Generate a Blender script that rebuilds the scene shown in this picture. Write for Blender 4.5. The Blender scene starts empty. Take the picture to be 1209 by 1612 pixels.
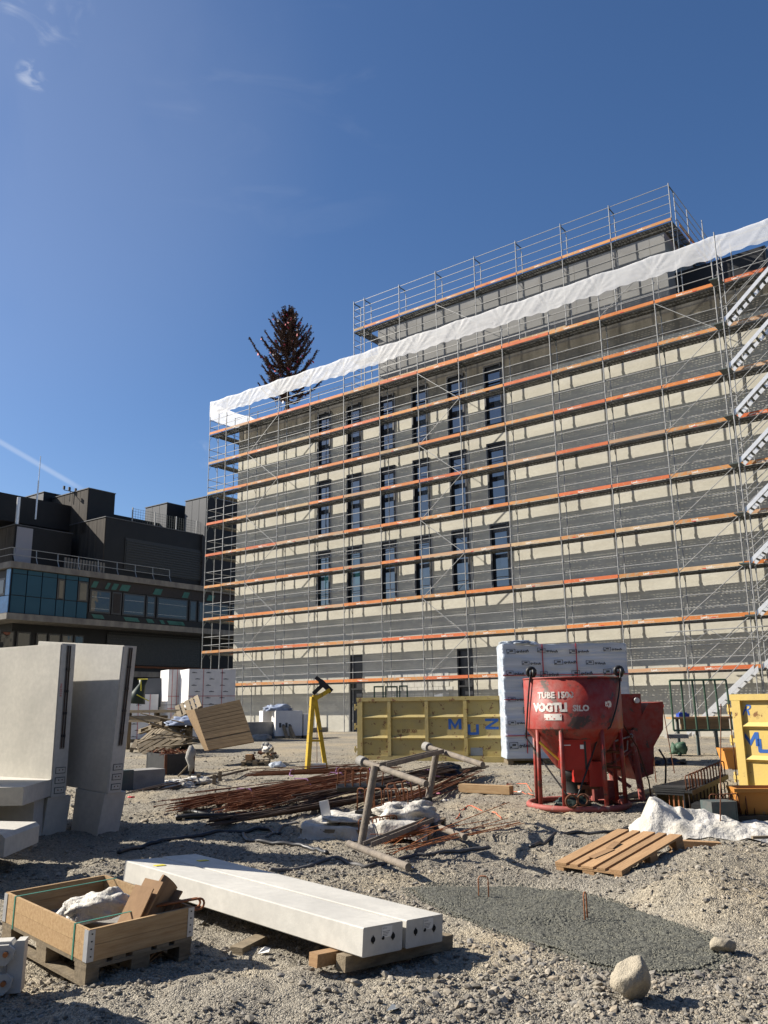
import bpy, math, random
import numpy as np
from mathutils import Vector, Matrix, Euler
R = math.radians
rnd = random.Random(7)
sc = bpy.context.scene
C = sc.collection

# ------------------------------------------------------------------ camera, world, sun
F, PITCH, ROLL = 1327.5, .2247, .0123
cp, sp, cr, sr = math.cos(PITCH), math.sin(PITCH), math.cos(ROLL), math.sin(ROLL)
_r0 = Vector((1, 0, 0)); FW = Vector((0, cp, sp)); _u0 = Vector((0, -sp, cp))
RT = _r0*cr - _u0*sr; UP = _r0*sr + _u0*cr
EYE = Vector((0, 0, 1.6))
cam = bpy.data.cameras.new('camera'); camo = bpy.data.objects.new('camera', cam); C.objects.link(camo)
cam.sensor_fit = 'VERTICAL'; cam.sensor_height = 36; cam.lens = 36*F/1612
cam.clip_start = .05; cam.clip_end = 3000
m = Matrix((RT, UP, -FW)).transposed().to_4x4(); m.translation = EYE
camo.matrix_world = m
sc.camera = camo

SUN_AZ, SUN_EL = R(12.5), R(35)             # the sun stands to the left, slightly ahead of the camera
SD = Vector((-math.cos(SUN_AZ)*math.cos(SUN_EL), math.sin(SUN_AZ)*math.cos(SUN_EL), math.sin(SUN_EL)))
sun = bpy.data.lights.new('sun', 'SUN'); suno = bpy.data.objects.new('sun', sun); C.objects.link(suno)
sun.energy = 5.0; sun.angle = R(.5); sun.color = (1, .93, .82)
suno.rotation_euler = SD.to_track_quat('Z', 'Y').to_euler()
suno.location = (-30, 10, 40)

def ray(x, y):
    return RT*((x-604.5)/F) + UP*((806-y)/F) + FW
def P(x, y, z=0.0):
    d = ray(x, y); return EYE + d*((z-EYE.z)/d.z)
def D(x, y, Y):
    d = ray(x, y); return EYE + d*(Y/d.y)

w = bpy.data.worlds.new('World'); sc.world = w; w.use_nodes = True
nt = w.node_tree; nt.nodes.clear()
def N(t, **k):
    n = nt.nodes.new(t)
    for a, b in k.items(): setattr(n, a, b)
    return n
sky = N('ShaderNodeTexSky', sky_type='NISHITA', sun_disc=False)
sky.sun_elevation = SUN_EL; sky.sun_rotation = math.atan2(SD.x, SD.y)
sky.altitude = 600; sky.air_density = 1.0; sky.dust_density = 1.7; sky.ozone_density = 4.5
tc = N('ShaderNodeTexCoord')
bg = N('ShaderNodeBackground'); bg.inputs['Strength'].default_value = .052
out = N('ShaderNodeOutputWorld')
def vdot(vec):
    d = N('ShaderNodeVectorMath', operation='DOT_PRODUCT'); nt.links.new(tc.outputs['Generated'], d.inputs[0]); d.inputs[1].default_value = vec
    return d.outputs['Value']
def mth(op, a, b=None, clamp=False):
    n = N('ShaderNodeMath', operation=op); n.use_clamp = clamp
    for i, v in enumerate((a, b)):
        if v is None: continue
        if isinstance(v, (int, float)): n.inputs[i].default_value = v
        else: nt.links.new(v, n.inputs[i])
    return n.outputs[0]
def cloudmask(px, py, r0, r1, scale, thr, amt, stretch=(1, 1, 1)):
    c = ray(px, py).normalized()
    near = N('ShaderNodeMapRange', interpolation_type='SMOOTHSTEP'); nt.links.new(vdot(c), near.inputs[0])
    near.inputs[1].default_value = math.cos(r1); near.inputs[2].default_value = math.cos(r0)
    mp = N('ShaderNodeMapping'); mp.inputs['Scale'].default_value = stretch; nt.links.new(tc.outputs['Generated'], mp.inputs[0])
    nz = N('ShaderNodeTexNoise'); nz.inputs['Scale'].default_value = scale; nz.inputs['Detail'].default_value = 7; nz.inputs['Distortion'].default_value = .8
    nt.links.new(mp.outputs[0], nz.inputs[0])
    mr = N('ShaderNodeMapRange', interpolation_type='SMOOTHSTEP'); nt.links.new(nz.outputs[0], mr.inputs[0])
    mr.inputs[1].default_value = thr; mr.inputs[2].default_value = thr+.25
    return mth('MULTIPLY', mth('MULTIPLY', near.outputs[0], mr.outputs[0]), amt)
def trail(a, b, half, wd, amt):
    ra, rb = ray(*a).normalized(), ray(*b).normalized()
    n = ra.cross(rb).normalized(); mid = (ra+rb).normalized(); ha = ra.angle(rb)/2*half
    off = N('ShaderNodeMapRange', interpolation_type='SMOOTHSTEP'); nt.links.new(mth('ABSOLUTE', vdot(n)), off.inputs[0])
    off.inputs[1].default_value = wd; off.inputs[2].default_value = wd*.15
    al = N('ShaderNodeMapRange', interpolation_type='SMOOTHSTEP'); nt.links.new(vdot(mid), al.inputs[0])
    al.inputs[1].default_value = math.cos(ha); al.inputs[2].default_value = math.cos(ha*.5)
    return mth('MULTIPLY', mth('MULTIPLY', off.outputs[0], al.outputs[0]), amt)
tot = cloudmask(50, 120, .002, .018, 46, .46, .30, (1, 1, 2))
for args in (cloudmask(60, -8, .005, .055, 22, .45, .26, (1, 1, 2)), cloudmask(318, 715, .002, .018, 30, .42, .16), cloudmask(30, 190, .02, .34, 3, .25, .05),
             cloudmask(430, 140, .0, .20, 8, .5, .035, (1, 1, 3)), trail((-70, 655), (125, 768), 1.25, .0042, .20)):
    tot = mth('ADD', tot, args)
tot = mth('MINIMUM', tot, .8)
mix = N('ShaderNodeMix', data_type='RGBA'); nt.links.new(tot, mix.inputs[0])
hs = N('ShaderNodeHueSaturation'); hs.inputs['Saturation'].default_value = 1.13; hs.inputs['Value'].default_value = 1.25; hs.inputs['Hue'].default_value = .503
nt.links.new(sky.outputs[0], hs.inputs['Color']); nt.links.new(hs.outputs[0], mix.inputs[6]); mix.inputs[7].default_value = (9.5, 9.8, 10.2, 1)
nt.links.new(mix.outputs[2], bg.inputs[0]); nt.links.new(bg.outputs[0], out.inputs[0])

sc.render.engine = 'CYCLES'
sc.view_settings.view_transform = 'Standard'; sc.view_settings.look = 'None'
sc.view_settings.exposure = 0.98; sc.view_settings.gamma = 1; sc.view_settings.use_curve_mapping = False
sc.cycles.max_bounces = 6; sc.cycles.transparent_max_bounces = 12

# ------------------------------------------------------------------ materials
MATS = {}
def mat(name, col, rough=.8, col2=None, scale=3.0, stretch=(1, 1, 1), detail=5, bump=0.0, bscale=None, metal=0.0, coord='Object',
        spots=None, thr=.55, soft=.08, spec=.3, ior=None, trans=0.0, fine=None, rnd_tint=0.0, bdist=.02):
    """principled with a two-colour noise, optional worn patches, optional fine grain, optional per-object tint"""
    if name in MATS: return MATS[name]
    M = bpy.data.materials.new(name); MATS[name] = M; M.use_nodes = True
    t = M.node_tree; b = t.nodes['Principled BSDF']
    b.inputs['Roughness'].default_value = rough; b.inputs['Metallic'].default_value = metal
    b.inputs['Specular IOR Level'].default_value = spec
    if ior: b.inputs['IOR'].default_value = ior
    L = t.links.new
    co = t.nodes.new('ShaderNodeTexCoord'); mp = t.nodes.new('ShaderNodeMapping'); mp.inputs['Scale'].default_value = stretch
    L(co.outputs[coord], mp.inputs[0])
    def noise(s, d=detail, rough=.6):
        n = t.nodes.new('ShaderNodeTexNoise'); n.inputs['Scale'].default_value = s; n.inputs['Detail'].default_value = d; n.inputs['Roughness'].default_value = rough
        L(mp.outputs[0], n.inputs[0]); return n.outputs[0]
    def rng(v, a, b_):
        n = t.nodes.new('ShaderNodeMapRange'); L(v, n.inputs[0]); n.inputs[1].default_value = a; n.inputs[2].default_value = b_; return n.outputs[0]
    def mx(f, a, c):
        n = t.nodes.new('ShaderNodeMix'); n.data_type = 'RGBA'
        if isinstance(f, float): n.inputs[0].default_value = f
        else: L(f, n.inputs[0])
        for i, v in ((6, a), (7, c)):
            if isinstance(v, tuple): n.inputs[i].default_value = (*v, 1)
            else: L(v, n.inputs[i])
        return n.outputs[2]
    c2 = col2 or tuple(c*.75 for c in col)
    cc = mx(rng(noise(scale), .35, .65), col, c2)
    if fine: cc = mx(rng(noise(fine[0], 3), .35, .65), cc, mx(fine[1], cc, fine[2]))
    if spots: cc = mx(rng(noise(spots[1], 6, .7), thr, thr+soft), cc, spots[0])
    if rnd_tint:
        oi = t.nodes.new('ShaderNodeObjectInfo'); hs = t.nodes.new('ShaderNodeHueSaturation')
        vv = t.nodes.new('ShaderNodeMapRange'); L(oi.outputs['Random'], vv.inputs[0]); vv.inputs[3].default_value = 1-rnd_tint; vv.inputs[4].default_value = 1+rnd_tint
        L(vv.outputs[0], hs.inputs['Value']); L(cc, hs.inputs['Color']); cc = hs.outputs[0]
    L(cc, b.inputs['Base Color'])
    if bump:
        bn = t.nodes.new('ShaderNodeBump'); bn.inputs['Strength'].default_value = bump; bn.inputs['Distance'].default_value = bdist
        L(noise(bscale or scale*6), bn.inputs['Height']); L(bn.outputs[0], b.inputs['Normal'])
    return M
mat('concrete_pale', (.56, .54, .485), .85, (.44, .425, .385), 1.3, detail=9, bump=.3, bscale=60, fine=(14., .35, (.36, .35, .32)), spots=((.20, .19, .17), 26), thr=.715, soft=.03, bdist=.004)
mat('concrete_old', (.28, .27, .245), .9, (.21, .20, .185), 3, bump=.4, bscale=30)
mat('facade_concrete', (.53, .51, .435), .9, (.44, .42, .355), .55, stretch=(1, 1, 2.2), bump=.2, bscale=12, fine=(5., .3, (.36, .34, .29)), spots=((.34, .31, .25), .35), thr=.66, soft=.15)
mat('facade_stained', (.27, .245, .195), .9, (.15, .135, .105), .8, stretch=(1.5, 1.5, .35), bump=.2, bscale=10)
mat('penthouse_wall', (.24, .24, .235), .9, (.19, .19, .188), .5)  # pale wall set dark: the shade on it is put into the colour
mat('block_masonry', (.52, .51, .46), .9, (.44, .43, .40), 2)
mat('galvanised_steel', (.34, .34, .33), .5, (.24, .24, .235), 8, metal=.35, spec=.5)
mat('dull_steel', (.10, .10, .095), .6, (.06, .09, .088), 6, metal=.2)
mat('deck_steel', (.15, .15, .14), .6, (.09, .09, .085), 5, metal=.3)
mat('board_orange', (.56, .185, .045), .6, (.47, .15, .035), 2, rnd_tint=.10, spots=((.42, .26, .15), 6), thr=.60)
mat('board_amber', (.54, .24, .07), .65, (.44, .19, .06), 2, rnd_tint=.12, spots=((.38, .27, .17), 4), thr=.52)
mat('board_red', (.55, .13, .04), .6, (.46, .11, .035), 2, rnd_tint=.10, spots=((.45, .28, .2), 6), thr=.62)
mat('board_timber', (.48, .34, .20), .8, (.38, .26, .15), 3, rnd_tint=.15)
mat('board_worn', (.46, .24, .12), .75, (.38, .27, .18), 3, stretch=(.5, 1, 3), rnd_tint=.12)
mat('white_print', (.75, .70, .62), .7)
mat('red_tag', (.6, .05, .03), .6)
mat('window_frame_dark', (.018, .019, .023), .45, spec=.5)
mat('window_light_profile', (.62, .62, .62), .5)
mat('black_cladding', (.011, .0115, .013), .6, (.008, .0085, .010), 1.2, spec=.3)
mat('brown_cladding', (.062, .053, .043), .85, (.032, .027, .023), 1.2, stretch=(3, 3, .35), detail=8)  # sunlit-side copy of the black cladding, sunlight put into its brown tone
mat('grey_cladding', (.09, .093, .10), .6, (.07, .074, .08), .3)
mat('pale_panel', (.32, .31, .33), .6, (.28, .27, .29), .3)
mat('blue_panel', (.022, .080, .125), .55, (.018, .068, .105), .3, spec=.2)
mat('blue_panel_lit', (.10, .29, .55), .4, spec=.5)  # lit copy of blue_panel: sunlight put into a brighter blue
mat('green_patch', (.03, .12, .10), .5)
mat('brown_panel', (.025, .019, .017), .6)
mat('slab_edge', (.22, .205, .18), .9, (.13, .12, .11), 1.5, stretch=(1, 1, .5))
mat('wood_fresh', (.42, .29, .155), .75, (.31, .195, .095), 3, stretch=(1.2, 14, 14), detail=6, bump=.25, bscale=8, rnd_tint=.12, spots=((.20, .11, .05), 3), thr=.74)
mat('wood_pallet', (.36, .225, .115), .8, (.27, .16, .08), 3, stretch=(14, 1.2, 14), detail=6, bump=.3, bscale=8, rnd_tint=.16)
mat('wood_old', (.23, .185, .125), .9, (.15, .12, .08), 4, stretch=(2, 8, 8), bump=.35, bscale=14, rnd_tint=.2)
mat('wood_board_panel', (.20, .135, .068), .85, (.15, .098, .05), 2, stretch=(1, 8, 8), bump=.3, bscale=10, rnd_tint=.14)
mat('bark', (.06, .042, .03), .95, (.03, .022, .018), 12, bump=.6)
mat('dry_needles', (.06, .038, .027), .9, (.085, .04, .03), 3)
mat('ribbon_red', (.55, .05, .08), .6); mat('ribbon_white', (.8, .78, .78), .6)
mat('yellow_paint', (.36, .28, .095), .6, (.30, .245, .11), 1.6, spots=((.16, .085, .04), 5), thr=.585, soft=.03, bump=.25, bscale=9, fine=(14., .3, (.35, .27, .12)))  # yellow dimmed: weak grazing light on the long container put into the paint
mat('yellow_lit', (.60, .44, .12), .5, (.53, .39, .14), 1.5, spots=((.20, .10, .04), 6), thr=.62, soft=.03, bump=.2, bscale=9)  # brighter copy of the container yellow, for the side turned to the sun
mat('yellow_frame', (.52, .35, .025), .55, (.40, .26, .025), 4, spots=((.14, .10, .05), 9), thr=.57, soft=.04)
mat('container_blue', (.035, .12, .40), .5, spots=((.40, .32, .12), 14), thr=.63, soft=.03)
mat('rust_brown', (.14, .055, .028), .9, (.09, .04, .022), 9)
mat('rust_bar', (.20, .075, .032), .8, (.12, .05, .025), 20, rnd_tint=.2)
mat('rust_bright', (.34, .13, .05), .6, (.24, .09, .04), 20)
mat('dark_bar', (.045, .038, .034), .7, (.08, .05, .035), 12)
mat('red_paint', (.30, .028, .018), .5, (.24, .024, .016), 3, spots=((.075, .05, .04), 3.2), thr=.56, soft=.03, bump=.3, bscale=12, fine=(7., .35, (.20, .15, .13)))
mat('red_box', (.36, .022, .016), .42, (.32, .02, .015), 3, spots=((.13, .05, .04), 9), thr=.68)
mat('red_pale', (.32, .09, .075), .7, (.24, .06, .05), 8, spots=((.30, .22, .18), 7), thr=.56)
mat('silo_print', (.72, .68, .62), .7, spots=((.40, .06, .04), 16), thr=.57, soft=.02)
mat('black_rubber', (.012, .012, .013), .5, spec=.4)
mat('black_sheet', (.014, .0145, .015), .5, (.025, .025, .025), 6, spec=.4)
mat('black_plastic_bag', (.010, .010, .011), .35, spec=.6)
mat('orange_tub', (.50, .22, .05), .5, (.52, .22, .05), 4, spots=((.30, .20, .12), 9), thr=.62)
mat('white_sack', (.58, .56, .52), .6, (.42, .395, .34), 3, bump=.9, bscale=15, bdist=.035, fine=(5., .3, (.36, .32, .25)))
mat('plastic_film', (.56, .60, .65), .28, (.34, .40, .47), 1.4, stretch=(.25, 1, 3.5), spec=.6, bump=.6, bscale=3.2, bdist=.05)
mat('film_dark_print', (.05, .06, .07), .5)
mat('strap_red', (.50, .035, .04), .5); mat('strap_green', (.06, .22, .16), .5); mat('strap_yellow', (.7, .6, .05), .5)
mat('white_block', (.70, .69, .67), .8, (.62, .61, .60), 3)
mat('tarp_dark', (.02, .035, .03), .5)
mat('blue_tarp', (.16, .20, .30), .6, (.24, .28, .36), 3, bump=.5, bscale=8)
mat('cardboard', (.27, .165, .085), .85, (.21, .125, .065), 4, bump=.2, bscale=20)
mat('galv_bracket', (.50, .51, .52), .45, (.40, .41, .43), 10, metal=.4)
mat('copper_bolt', (.38, .16, .07), .45, metal=.5)
mat('scaffold_tube_old', (.23, .195, .155), .85, (.14, .12, .10), 9, bump=.4)
mat('green_steel', (.05, .10, .065), .6)
mat('purple_tie', (.42, .22, .42), .6); mat('pink_tie', (.65, .25, .35), .6)
mat('orange_rope', (.60, .16, .08), .7)
mat('hose_black', (.03, .03, .032), .45, spec=.5); mat('hose_grey', (.13, .125, .12), .6)
mat('aluminium', (.72, .72, .71), .35, (.62, .62, .62), 8, metal=.4)
mat('boulder', (.44, .385, .29), .95, (.33, .29, .22), 6, bump=.7, bscale=14, fine=(30., .35, (.25, .22, .17)))
mat('blue_sheet', (.02, .06, .35), .4)
mat('paper_white', (.75, .74, .70), .7)
mat('hole_dark', (.012, .012, .012), .9)
mat('zinc_grey', (.25, .27, .28), .6)
mat('wet_concrete', (.115, .115, .095), .75, (.05, .05, .042), 30, bump=.8, bscale=60, bdist=.02)

def special(name, build):
    M = bpy.data.materials.new(name); MATS[name] = M; M.use_nodes = True
    build(M.node_tree, M.node_tree.nodes['Principled BSDF'], M.node_tree.links.new); return M
def _tarp(t, b, L):
    b.inputs['Base Color'].default_value = (.82, .82, .82, 1); b.inputs['Roughness'].default_value = .55
    tr = t.nodes.new('ShaderNodeBsdfTranslucent'); tr.inputs[0].default_value = (.85, .87, .9, 1)
    tp = t.nodes.new('ShaderNodeBsdfTransparent'); tp.inputs[0].default_value = (1, 1, 1, 1)
    m1 = t.nodes.new('ShaderNodeMixShader'); m1.inputs[0].default_value = .45
    m2 = t.nodes.new('ShaderNodeMixShader'); m2.inputs[0].default_value = .22
    nz = t.nodes.new('ShaderNodeTexNoise'); nz.inputs['Scale'].default_value = 2.2; nz.inputs['Detail'].default_value = 6
    co = t.nodes.new('ShaderNodeTexCoord'); mp = t.nodes.new('ShaderNodeMapping'); mp.inputs['Scale'].default_value = (1, 1, 1.0); mp.inputs['Rotation'].default_value = (0, .5, 0)
    L(co.outputs['Object'], mp.inputs[0]); L(mp.outputs[0], nz.inputs[0])
    bn = t.nodes.new('ShaderNodeBump'); bn.inputs['Strength'].default_value = .35; bn.inputs['Distance'].default_value = .05
    L(nz.outputs[0], bn.inputs['Height']); L(bn.outputs[0], b.inputs['Normal'])
    o = t.nodes['Material Output']
    L(b.outputs[0], m1.inputs[1]); L(tr.outputs[0], m1.inputs[2]); L(m1.outputs[0], m2.inputs[1]); L(tp.outputs[0], m2.inputs[2]); L(m2.outputs[0], o.inputs[0])
special('translucent_tarpaulin', _tarp)
def _glass(dark):
    def g(t, b, L):
        b.inputs['Base Color'].default_value = (*dark, 1); b.inputs['Roughness'].default_value = .03
        b.inputs['IOR'].default_value = 2.4; b.inputs['Specular IOR Level'].default_value = .5
        nz = t.nodes.new('ShaderNodeTexNoise'); nz.inputs['Scale'].default_value = .8
        bn = t.nodes.new('ShaderNodeBump'); bn.inputs['Strength'].default_value = .06; bn.inputs['Distance'].default_value = .3
        co = t.nodes.new('ShaderNodeTexCoord'); L(co.outputs['Object'], nz.inputs[0])
        L(nz.outputs[0], bn.inputs['Height']); L(bn.outputs[0], b.inputs['Normal'])
    return g
special('window_glass', _glass((.012, .018, .03)))
special('office_glass', lambda t, b, L: (_glass((.02, .022, .025))(t, b, L), setattr(b.inputs['IOR'], 'default_value', 1.55)))
special('window_glass_teal', _glass((.012, .05, .06)))
def _stone(t, b, L):
    oi = t.nodes.new('ShaderNodeObjectInfo'); r = t.nodes.new('ShaderNodeValToRGB'); L(oi.outputs['Random'], r.inputs[0])
    e = r.color_ramp.elements; e[0].color = (.155, .14, .118, 1); e[1].color = (.42, .385, .32, 1)
    for p, c in ((.25, (.225, .205, .17, 1)), (.5, (.30, .26, .20, 1)), (.7, (.25, .235, .21, 1)), (.85, (.36, .30, .22, 1))):
        x = e.new(p); x.color = c
    nz = t.nodes.new('ShaderNodeTexNoise'); nz.inputs['Scale'].default_value = 3; nz.inputs['Detail'].default_value = 4
    co = t.nodes.new('ShaderNodeTexCoord'); L(co.outputs['Object'], nz.inputs[0])
    mx = t.nodes.new('ShaderNodeMix'); mx.data_type = 'RGBA'; mx.blend_type = 'MULTIPLY'; mx.inputs[0].default_value = .45
    L(r.outputs[0], mx.inputs[6]); L(nz.outputs[0], mx.inputs[7]); L(mx.outputs[2], b.inputs['Base Color'])
    b.inputs['Roughness'].default_value = .9
special('gravel_stone', _stone)
def _ground(t, b, L):
    co = t.nodes.new('ShaderNodeTexCoord')
    def noise(s, d=6, r=.6):
        n = t.nodes.new('ShaderNodeTexNoise'); n.inputs['Scale'].default_value = s; n.inputs['Detail'].default_value = d; n.inputs['Roughness'].default_value = r
        L(co.outputs['Object'], n.inputs[0]); return n.outputs[0]
    def ramp(v, stops):
        r = t.nodes.new('ShaderNodeValToRGB'); L(v, r.inputs[0]); e = r.color_ramp.elements
        e[0].position, e[0].color = stops[0][0], (*stops[0][1], 1); e[1].position, e[1].color = stops[-1][0], (*stops[-1][1], 1)
        for p, c in stops[1:-1]: x = e.new(p); x.color = (*c, 1)
        return r.outputs[0]
    def mx(f, a, c, bt='MIX'):
        n = t.nodes.new('ShaderNodeMix'); n.data_type = 'RGBA'; n.blend_type = bt
        if isinstance(f, float): n.inputs[0].default_value = f
        else: L(f, n.inputs[0])
        L(a, n.inputs[6]); L(c, n.inputs[7]); return n.outputs[2]
    big = ramp(noise(.42, 5), [(.34, (.235, .215, .18)), (.5, (.295, .265, .21)), (.66, (.38, .32, .225))])
    vo = t.nodes.new('ShaderNodeTexVoronoi'); vo.inputs['Scale'].default_value = 95; L(co.outputs['Object'], vo.inputs[0])
    vo2 = t.nodes.new('ShaderNodeTexVoronoi'); vo2.inputs['Scale'].default_value = 34; L(co.outputs['Object'], vo2.inputs[0])
    bw = t.nodes.new('ShaderNodeSeparateColor'); L(vo.outputs['Color'], bw.inputs[0])
    bw2 = t.nodes.new('ShaderNodeSeparateColor'); L(vo2.outputs['Color'], bw2.inputs[0])
    g1 = ramp(bw.outputs[0], [(0., (.55, .55, .55)), (.5, (.9, .9, .9)), (1., (1.25, 1.25, 1.25))])
    g2 = ramp(bw2.outputs[0], [(0., (.75, .74, .73)), (.6, (1, 1, 1)), (1., (1.15, 1.15, 1.15))])
    cc = mx(.85, big, g1, 'MULTIPLY'); cc = mx(.8, cc, g2, 'MULTIPLY')
    L(cc, b.inputs['Base Color']); b.inputs['Roughness'].default_value = .95; b.inputs['Specular IOR Level'].default_value = .15
    add = t.nodes.new('ShaderNodeMath'); add.operation = 'ADD'; L(vo.outputs['Distance'], add.inputs[0]); L(vo2.outputs['Distance'], add.inputs[1])
    bn = t.nodes.new('ShaderNodeBump'); bn.invert = True; bn.inputs['Strength'].default_value = .8; bn.inputs['Distance'].default_value = .014
    L(add.outputs[0], bn.inputs['Height']); L(bn.outputs[0], b.inputs['Normal'])
special('gravel_ground', _ground)
mat('wet_lump', (.175, .17, .135), .8, (.10, .098, .078), 2)

# ------------------------------------------------------------------ mesh helpers
class MB:
    def __init__(s): s.v = []; s.f = []
    def add(s, vs, fs):
        o = len(s.v); s.v.extend([tuple(v) for v in vs]); s.f.extend([tuple(i+o for i in f) for f in fs]); return s
    def box(s, x0, x1, y0, y1, z0, z1, M=None):
        vs = [Vector(p) for p in ((x0, y0, z0), (x1, y0, z0), (x1, y1, z0), (x0, y1, z0), (x0, y0, z1), (x1, y0, z1), (x1, y1, z1), (x0, y1, z1))]
        if M is not None: vs = [M @ v for v in vs]
        return s.add(vs, [(0, 3, 2, 1), (4, 5, 6, 7), (0, 1, 5, 4), (1, 2, 6, 5), (2, 3, 7, 6), (3, 0, 4, 7)])
    def tube(s, a, b, r, n=8, r2=None, cap=True):
        return s.path([a, b], [r, r if r2 is None else r2], n, cap)
    def path(s, pts, r, n=6, cap=True):
        pts = [Vector(p) for p in pts]; k = len(pts)
        rr = r if isinstance(r, (list, tuple)) else [r]*k
        vs = []; prev = None
        for i, p in enumerate(pts):
            t = (pts[min(i+1, k-1)]-pts[max(i-1, 0)])
            if t.length < 1e-9: t = Vector((0, 0, 1))
            t.normalize()
            if prev is None:
                u = t.cross(Vector((0, 0, 1)))
                if u.length < .05: u = t.cross(Vector((0, 1, 0)))
            else: u = prev - t*prev.dot(t)
            u.normalize(); prev = u; q = t.cross(u)
            for j in range(n):
                a = 2*math.pi*(j+.5)/n; vs.append(p + (u*math.cos(a)+q*math.sin(a))*rr[i])
        fs = [(i*n+j, i*n+(j+1) % n, (i+1)*n+(j+1) % n, (i+1)*n+j) for i in range(k-1) for j in range(n)]
        if cap: fs += [tuple(range(n-1, -1, -1)), tuple(range((k-1)*n, k*n))]
        return s.add(vs, fs)
    def lathe(s, prof, n=32, c=(0, 0, 0)):
        vs = []
        for r, z in prof:
            for j in range(n):
                a = 2*math.pi*j/n; vs.append((c[0]+r*math.cos(a), c[1]+r*math.sin(a), c[2]+z))
        k = len(prof)
        return s.add(vs, [(i*n+j, i*n+(j+1) % n, (i+1)*n+(j+1) % n, (i+1)*n+j) for i in range(k-1) for j in range(n)])
    def prism(s, poly, y0, y1, M=None):
        """poly of (x,z), extruded along y"""
        n = len(poly); vs = [Vector((x, y0, z)) for x, z in poly]+[Vector((x, y1, z)) for x, z in poly]
        if M is not None: vs = [M @ v for v in vs]
        return s.add(vs, [tuple(range(n)), tuple(range(2*n-1, n-1, -1))]+[(i, i+n, (i+1) % n+n, (i+1) % n) for i in range(n)])
    def quad(s, a, b, c, d): return s.add([a, b, c, d], [(0, 1, 2, 3)])
    def torus(s, c, r, t, n=28, m_=6, axis='Z'):
        c = Vector(c); pts = []
        for i in range(n+1):
            a = 2*math.pi*i/n
            o = {'Z': (math.cos(a), math.sin(a), 0), 'Y': (math.cos(a), 0, math.sin(a)), 'X': (0, math.cos(a), math.sin(a))}[axis]
            pts.append(c+Vector(o)*r)
        return s.path(pts, t, m_, False)
    def mesh(s, name, m_, smooth=False, fix=True):
        me = bpy.data.meshes.new(name); me.from_pydata(s.v, [], s.f)
        if fix:
            import bmesh
            bm = bmesh.new(); bm.from_mesh(me); bmesh.ops.recalc_face_normals(bm, faces=bm.faces); bm.to_mesh(me); bm.free()
        if isinstance(m_, str): m_ = [m_]
        for x in m_: me.materials.append(MATS[x])
        if smooth: me.shade_smooth()
        me.update(); return me
def link(name, me, parent=None, loc=None, rot=None, M=None):
    o = bpy.data.objects.new(name, me); C.objects.link(o)
    if parent: o.parent = parent
    if M is not None: o.matrix_local = M
    if loc is not None: o.location = loc
    if rot is not None: o.rotation_euler = rot
    return o
def part(name, mb, m_, parent, smooth=False, **k):
    return link(name, mb.mesh(name, m_, smooth), parent, **k)
def tag(o, label=None, cat=None, group=None, kind=None):
    if label: o['label'] = label
    if cat: o['category'] = cat
    if group: o['group'] = group
    if kind: o['kind'] = kind
    return o
def thing(name, label, cat, loc=(0, 0, 0), rz=0, group=None, M=None):
    o = bpy.data.objects.new(name, None); C.objects.link(o); o.empty_display_size = .2
    if M is not None: o.matrix_world = M
    else: o.location = loc; o.rotation_euler = (0, 0, rz)
    return tag(o, label, cat, group)
def single(name, mb, m_, label, cat, loc=(0, 0, 0), rz=0, group=None, smooth=False, M=None):
    o = part(name, mb, m_, None, smooth)
    if M is not None: o.matrix_world = M
    else: o.location = loc; o.rotation_euler = (0, 0, rz)
    return tag(o, label, cat, group)
def dup(root, M=None, label=None):
    r = root.copy(); C.objects.link(r)
    if M is not None: r.matrix_world = M
    if label: r['label'] = label
    for ch in root.children:
        c = ch.copy(); C.objects.link(c); c.parent = r
        for g in ch.children:
            d = g.copy(); C.objects.link(d); d.parent = c
    return r
def pose(loc, yaw=0, tx=0, ty=0):
    return Matrix.Translation(loc) @ Matrix.Rotation(yaw, 4, 'Z') @ Matrix.Rotation(ty, 4, 'Y') @ Matrix.Rotation(tx, 4, 'X')
def text_geo(s, size, bold=0.0, shear=0.0, res=2, align='LEFT'):
    cu = bpy.data.curves.new('t', 'FONT'); cu.body = s; cu.size = size; cu.resolution_u = res; cu.offset = bold; cu.shear = shear; cu.align_x = align
    o = bpy.data.objects.new('t', cu); C.objects.link(o)
    dg = bpy.context.evaluated_depsgraph_get(); me = bpy.data.meshes.new_from_object(o.evaluated_get(dg))
    vs = [tuple(v.co) for v in me.vertices]; fs = [tuple(p.vertices) for p in me.polygons]
    bpy.data.objects.remove(o); bpy.data.curves.remove(cu); bpy.data.meshes.remove(me)
    return vs, fs
def text_mb(s, size, fn, **k):
    vs, fs = text_geo(s, size, **k); mb = MB(); mb.add([fn(v[0], v[1]) for v in vs], fs); return mb

# value noise on a lattice, for ground and cloth
_L = np.random.RandomState(3).rand(256, 256)
def vnoise(x, y, s=1.0, o=0):
    x = np.asarray(x)*s+o*17.3+500; y = np.asarray(y)*s+o*9.1+500
    xi = np.floor(x).astype(int); yi = np.floor(y).astype(int); fx = x-xi; fy = y-yi
    fx = fx*fx*(3-2*fx); fy = fy*fy*(3-2*fy)
    g = lambda a, b: _L[a % 256, b % 256]
    return (g(xi, yi)*(1-fx)+g(xi+1, yi)*fx)*(1-fy)+(g(xi, yi+1)*(1-fx)+g(xi+1, yi+1)*fx)*fy - .5
def sstep(a, b, x):
    t = np.clip((x-a)/(b-a), 0, 1); return t*t*(3-2*t)

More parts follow.
